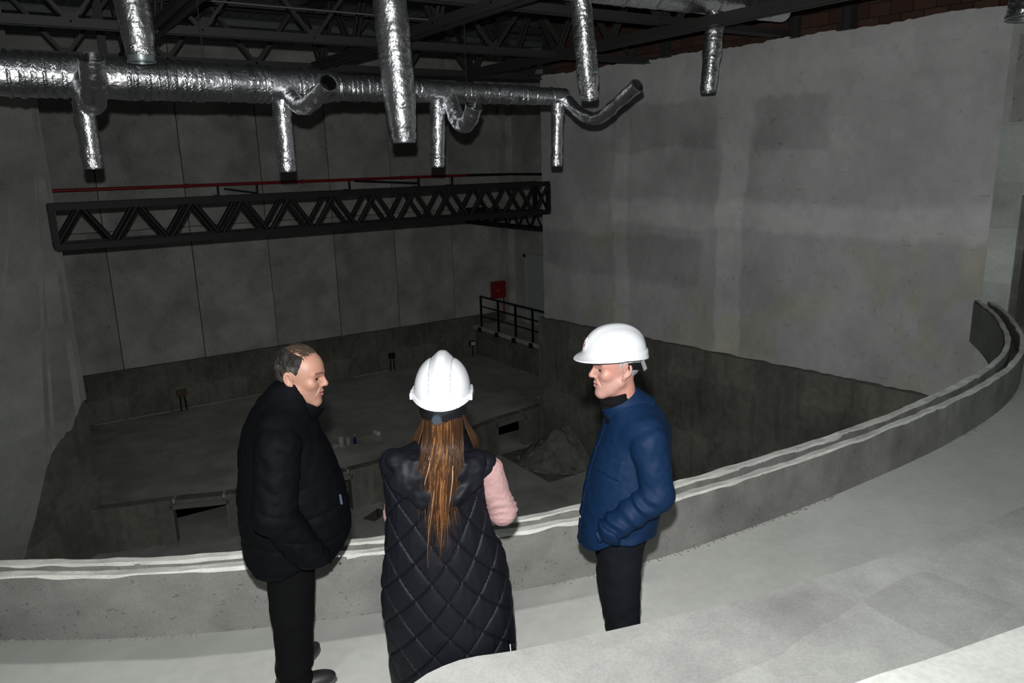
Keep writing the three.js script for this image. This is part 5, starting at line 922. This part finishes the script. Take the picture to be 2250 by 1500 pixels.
    const f = (x, y, z) => {
      let d = smin(trunk(x, y, z), sh(x, y, z), 0.05); d = smax(d, 0.80 - 0.075 * sstep(0.08, 0.2, z) - 0.06 * sstep(-0.05, -0.2, x) - y, 0.012);
      d += 0.004 * vnoise(x * 9, y * 9, z * 9) + 0.006 * sstep(1.15, 0.95, y) * vnoise(x * 7, y * 26 + z * 10, z * 10) + 0.002 * vnoise(x * 34, y * 34, z * 34);
      const fx = x - 0.0; const placket = Math.abs(Math.abs(fx) - 0.03) < 0.004 && z > 0 ? 0.004 : 0; d += placket; d += z > 0 && Math.abs(fx) < 0.03 ? -0.004 : 0;
      // chest pocket flap and side pocket welt on the near side
      if (z > 0.02 && x > 0.06 && x < 0.2) { d -= 0.0035 * sstep(1.135, 1.14, y + 0.25 * Math.abs(x - 0.125)) * sstep(1.215, 1.21, y); d += 0.003 * Math.exp(-(((y - 1.135 + 0.25 * Math.abs(x - 0.125)) / 0.005) ** 2)); }
      for (const A of [armL, armR]) { const u = A[0](x, y, z), v = A[1](x, y, z); let a = smin(u, v, 0.02); const fo = sstep(1.15, 1.03, y) * sstep(-0.15, -0.02, z) ; a += 0.011 * fo * Math.sin((y * 0.75 - z * 0.85) * 85 + 4 * vnoise(x * 9, y * 9, z * 9)) * (0.55 + 0.45 * vnoise(x * 8, y * 10, z * 8)) + 0.006 * vnoise(x * 9, y * 16, z * 9) + 0.002 * vnoise(x * 40, y * 40, z * 40); d = smin(d, a, 0.008); const seam = Math.abs(smin(u, v, 0.02) - 0.004 - trunk(x, y, z)) ; }
      return smax(d, -cav(x, y, z), 0.012);
    };
    const g = meshField(f, [-0.38, 0.6, -0.29], [0.38, 1.53, 0.3], 0.0064); const jm = cloth([0.0026, 0.0128, 0.0395], 0.6, { specularIntensity: 0.24, bumpMap: rep(weave, 8), bumpScale: 0.0006 });
    const j = part('jacket', g, jm, t, 'blue snap-front jacket');
    // turned-down collar
    const oc = stack([[-0.062, 0.122, 0.128, 0, -0.012], [0.0, 0.108, 0.112, 0, 0.0], [0.052, 0.1, 0.102, 0, 0.006]], 0.008), ic = stack([[-0.2, 0.088, 0.092, 0, 0], [0.2, 0.09, 0.094, 0, 0.004]], 0.004);
    const cg = meshField((x, y, z) => { const d = smax(oc(x, y, z), -ic(x, y, z), 0.008) + 0.002 * vnoise(x * 20, y * 20, z * 20); return smax(d, -smax(Math.abs(x) - 0.02 - 0.25 * Math.max(0, 0.03 - y), -(z - 0.03), 0.01), 0.008); }, [-0.15, -0.09, -0.16], [0.15, 0.08, 0.16], 0.0048); cg.applyMatrix4(headMatrix([0, 1.425, 0.0], 0, 0.55, 0)); part('collar', cg, jm, j);
    const stud = std({ color: C(0.5, 0.5, 0.5), roughness: 0.3, metalness: 0.7 }), dk = std({ color: C(0.03, 0.035, 0.04), roughness: 0.3, metalness: 0.6 });
    const surf = (x, y) => { let z = 0.4; for (let i = 0; i < 60; i++) { const d = f(x, y, z); if (d < 0.0005) break; z -= Math.max(0.001, d * 0.6); } return z; };
    for (const [x, y, m, r] of [[0.016, 1.36, dk, 0.006], [0.016, 1.22, dk, 0.006], [0.016, 1.06, dk, 0.006], [0.016, 0.86, stud, 0.0085], [0.125, 1.165, dk, 0.0065]]) { const b = new THREE.SphereGeometry(r, 14, 8); b.scale(1, 1, 0.45); b.translate(x, y, surf(x, y) + 0.001); part('snap', b, m, j); }
  }
  const HATC = { a: 0.125, b: 0.15, h: 0.142, ridge: 0.006, lip: 0.006, visor: 0.05, soft: 0.03, brimY: 0.0, droop: 0.004, backDroop: 0.016, gutter: false, belt: 1, beltFrom: -0.05, bandY: 0.016 };
  const HH = new THREE.Matrix4().copy(HM).multiply(headMatrix([0, 0.066, 0.008], 0, 0.02, 0));
  const hat = hardHat(t, HATC, HH);
  { const st = []; for (const s of [-1, 1]) { st.push(bar([s * 0.098, -0.015, -0.1], [s * 0.09, -0.062, -0.118], 0.004, 0.02)); } for (const q of st) q.applyMatrix4(HH); part('chin_strap', st, std({ color: C(0.16, 0.17, 0.17), roughness: 0.5 }), hat);
    const nb = stack([[-0.02, 0.1, 0.13, 0, 0], [0.02, 0.103, 0.132, 0, 0]], 0.006), ni = stack([[-0.1, 0.096, 0.124, 0, 0], [0.1, 0.096, 0.124, 0, 0]], 0.004); const g = meshField((x, y, z) => smax(smax(nb(x, y + 0.04 + 0.2 * Math.max(0, -z - 0.05), z), -ni(x, y, z), 0.003), z + 0.03, 0.004), [-0.13, -0.11, -0.16], [0.13, 0.0, 0.02], 0.0045); g.applyMatrix4(HH); part('nape_strap', g, cloth([0.006, 0.0065, 0.008], 0.6), hat); }
  { // round crest printed on the front of the shell
    const cv = document.createElement('canvas'); cv.width = cv.height = 256; const x = cv.getContext('2d'); x.fillStyle = '#f2f2f4'; x.fillRect(0, 0, 256, 256); x.translate(128, 128); x.strokeStyle = '#b07a7c'; x.lineWidth = 10; x.beginPath(); x.arc(0, 0, 104, 0, 7); x.stroke(); x.strokeStyle = '#9c9a70'; x.lineWidth = 5; x.beginPath(); x.arc(0, 0, 84, 0, 7); x.stroke(); x.fillStyle = '#a86a70'; x.beginPath(); x.moveTo(-46, -50); x.lineTo(46, -50); x.lineTo(46, 6); x.quadraticCurveTo(40, 52, 0, 70); x.quadraticCurveTo(-40, 52, -46, 6); x.closePath(); x.fill(); x.fillStyle = '#f2f2f4'; x.fillRect(-28, -30, 56, 16); x.fillStyle = '#8b8f98'; x.beginPath(); x.arc(0, 16, 20, 0, 7); x.fill();
    const tx = new THREE.CanvasTexture(cv); tx.colorSpace = THREE.SRGBColorSpace; const hfd = helmetField(HATC);
    const P = [], U = [], I = [], n = 18; for (let i = 0; i <= n; i++) for (let jq = 0; jq <= n; jq++) { const r = 0.031 * Math.min(1, i / n), a = jq / n * Math.PI * 2, px = Math.cos(a) * r, py = 0.062 + Math.sin(a) * r; let z = 0.24; for (let k = 0; k < 90; k++) { const d = hfd(px, py, z); if (d < 0.0006) break; z -= Math.max(0.0006, d * 0.4); } P.push(px, py, z + 0.0012); U.push(0.5 + 0.5 * px / 0.031, 0.5 + 0.5 * (py - 0.062) / 0.031); }
    for (let i = 0; i < n; i++) for (let jq = 0; jq < n; jq++) { const a = i * (n + 1) + jq, b = a + n + 1; I.push(a, b, a + 1, a + 1, b, b + 1); } const g = new THREE.BufferGeometry(); g.setAttribute('position', new THREE.Float32BufferAttribute(P, 3)); g.setAttribute('uv', new THREE.Float32BufferAttribute(U, 2)); g.setIndex(I); g.computeVertexNormals(); g.applyMatrix4(HH); part('crest', g, std({ map: tx, roughness: 0.5, side: THREE.DoubleSide }), hat, 'faded reddish round crest'); }
}

batten(-1.0, 4.0, -1.6, 0.5, 1.5, 34, [0.86, 1.0, 0.88], 'lit fluorescent batten hung over the left end of the balcony');
batten(3.6, 4.0, 0.6, 0, 1.5, 26, [0.9, 1.0, 0.96], 'lit fluorescent batten hung over the middle of the balcony');
batten(8.2, 4.0, 0.2, -0.4, 1.5, 26, [0.86, 0.98, 1.0], 'lit fluorescent batten hung over the right end of the balcony');

renderer.render(scene, camera);
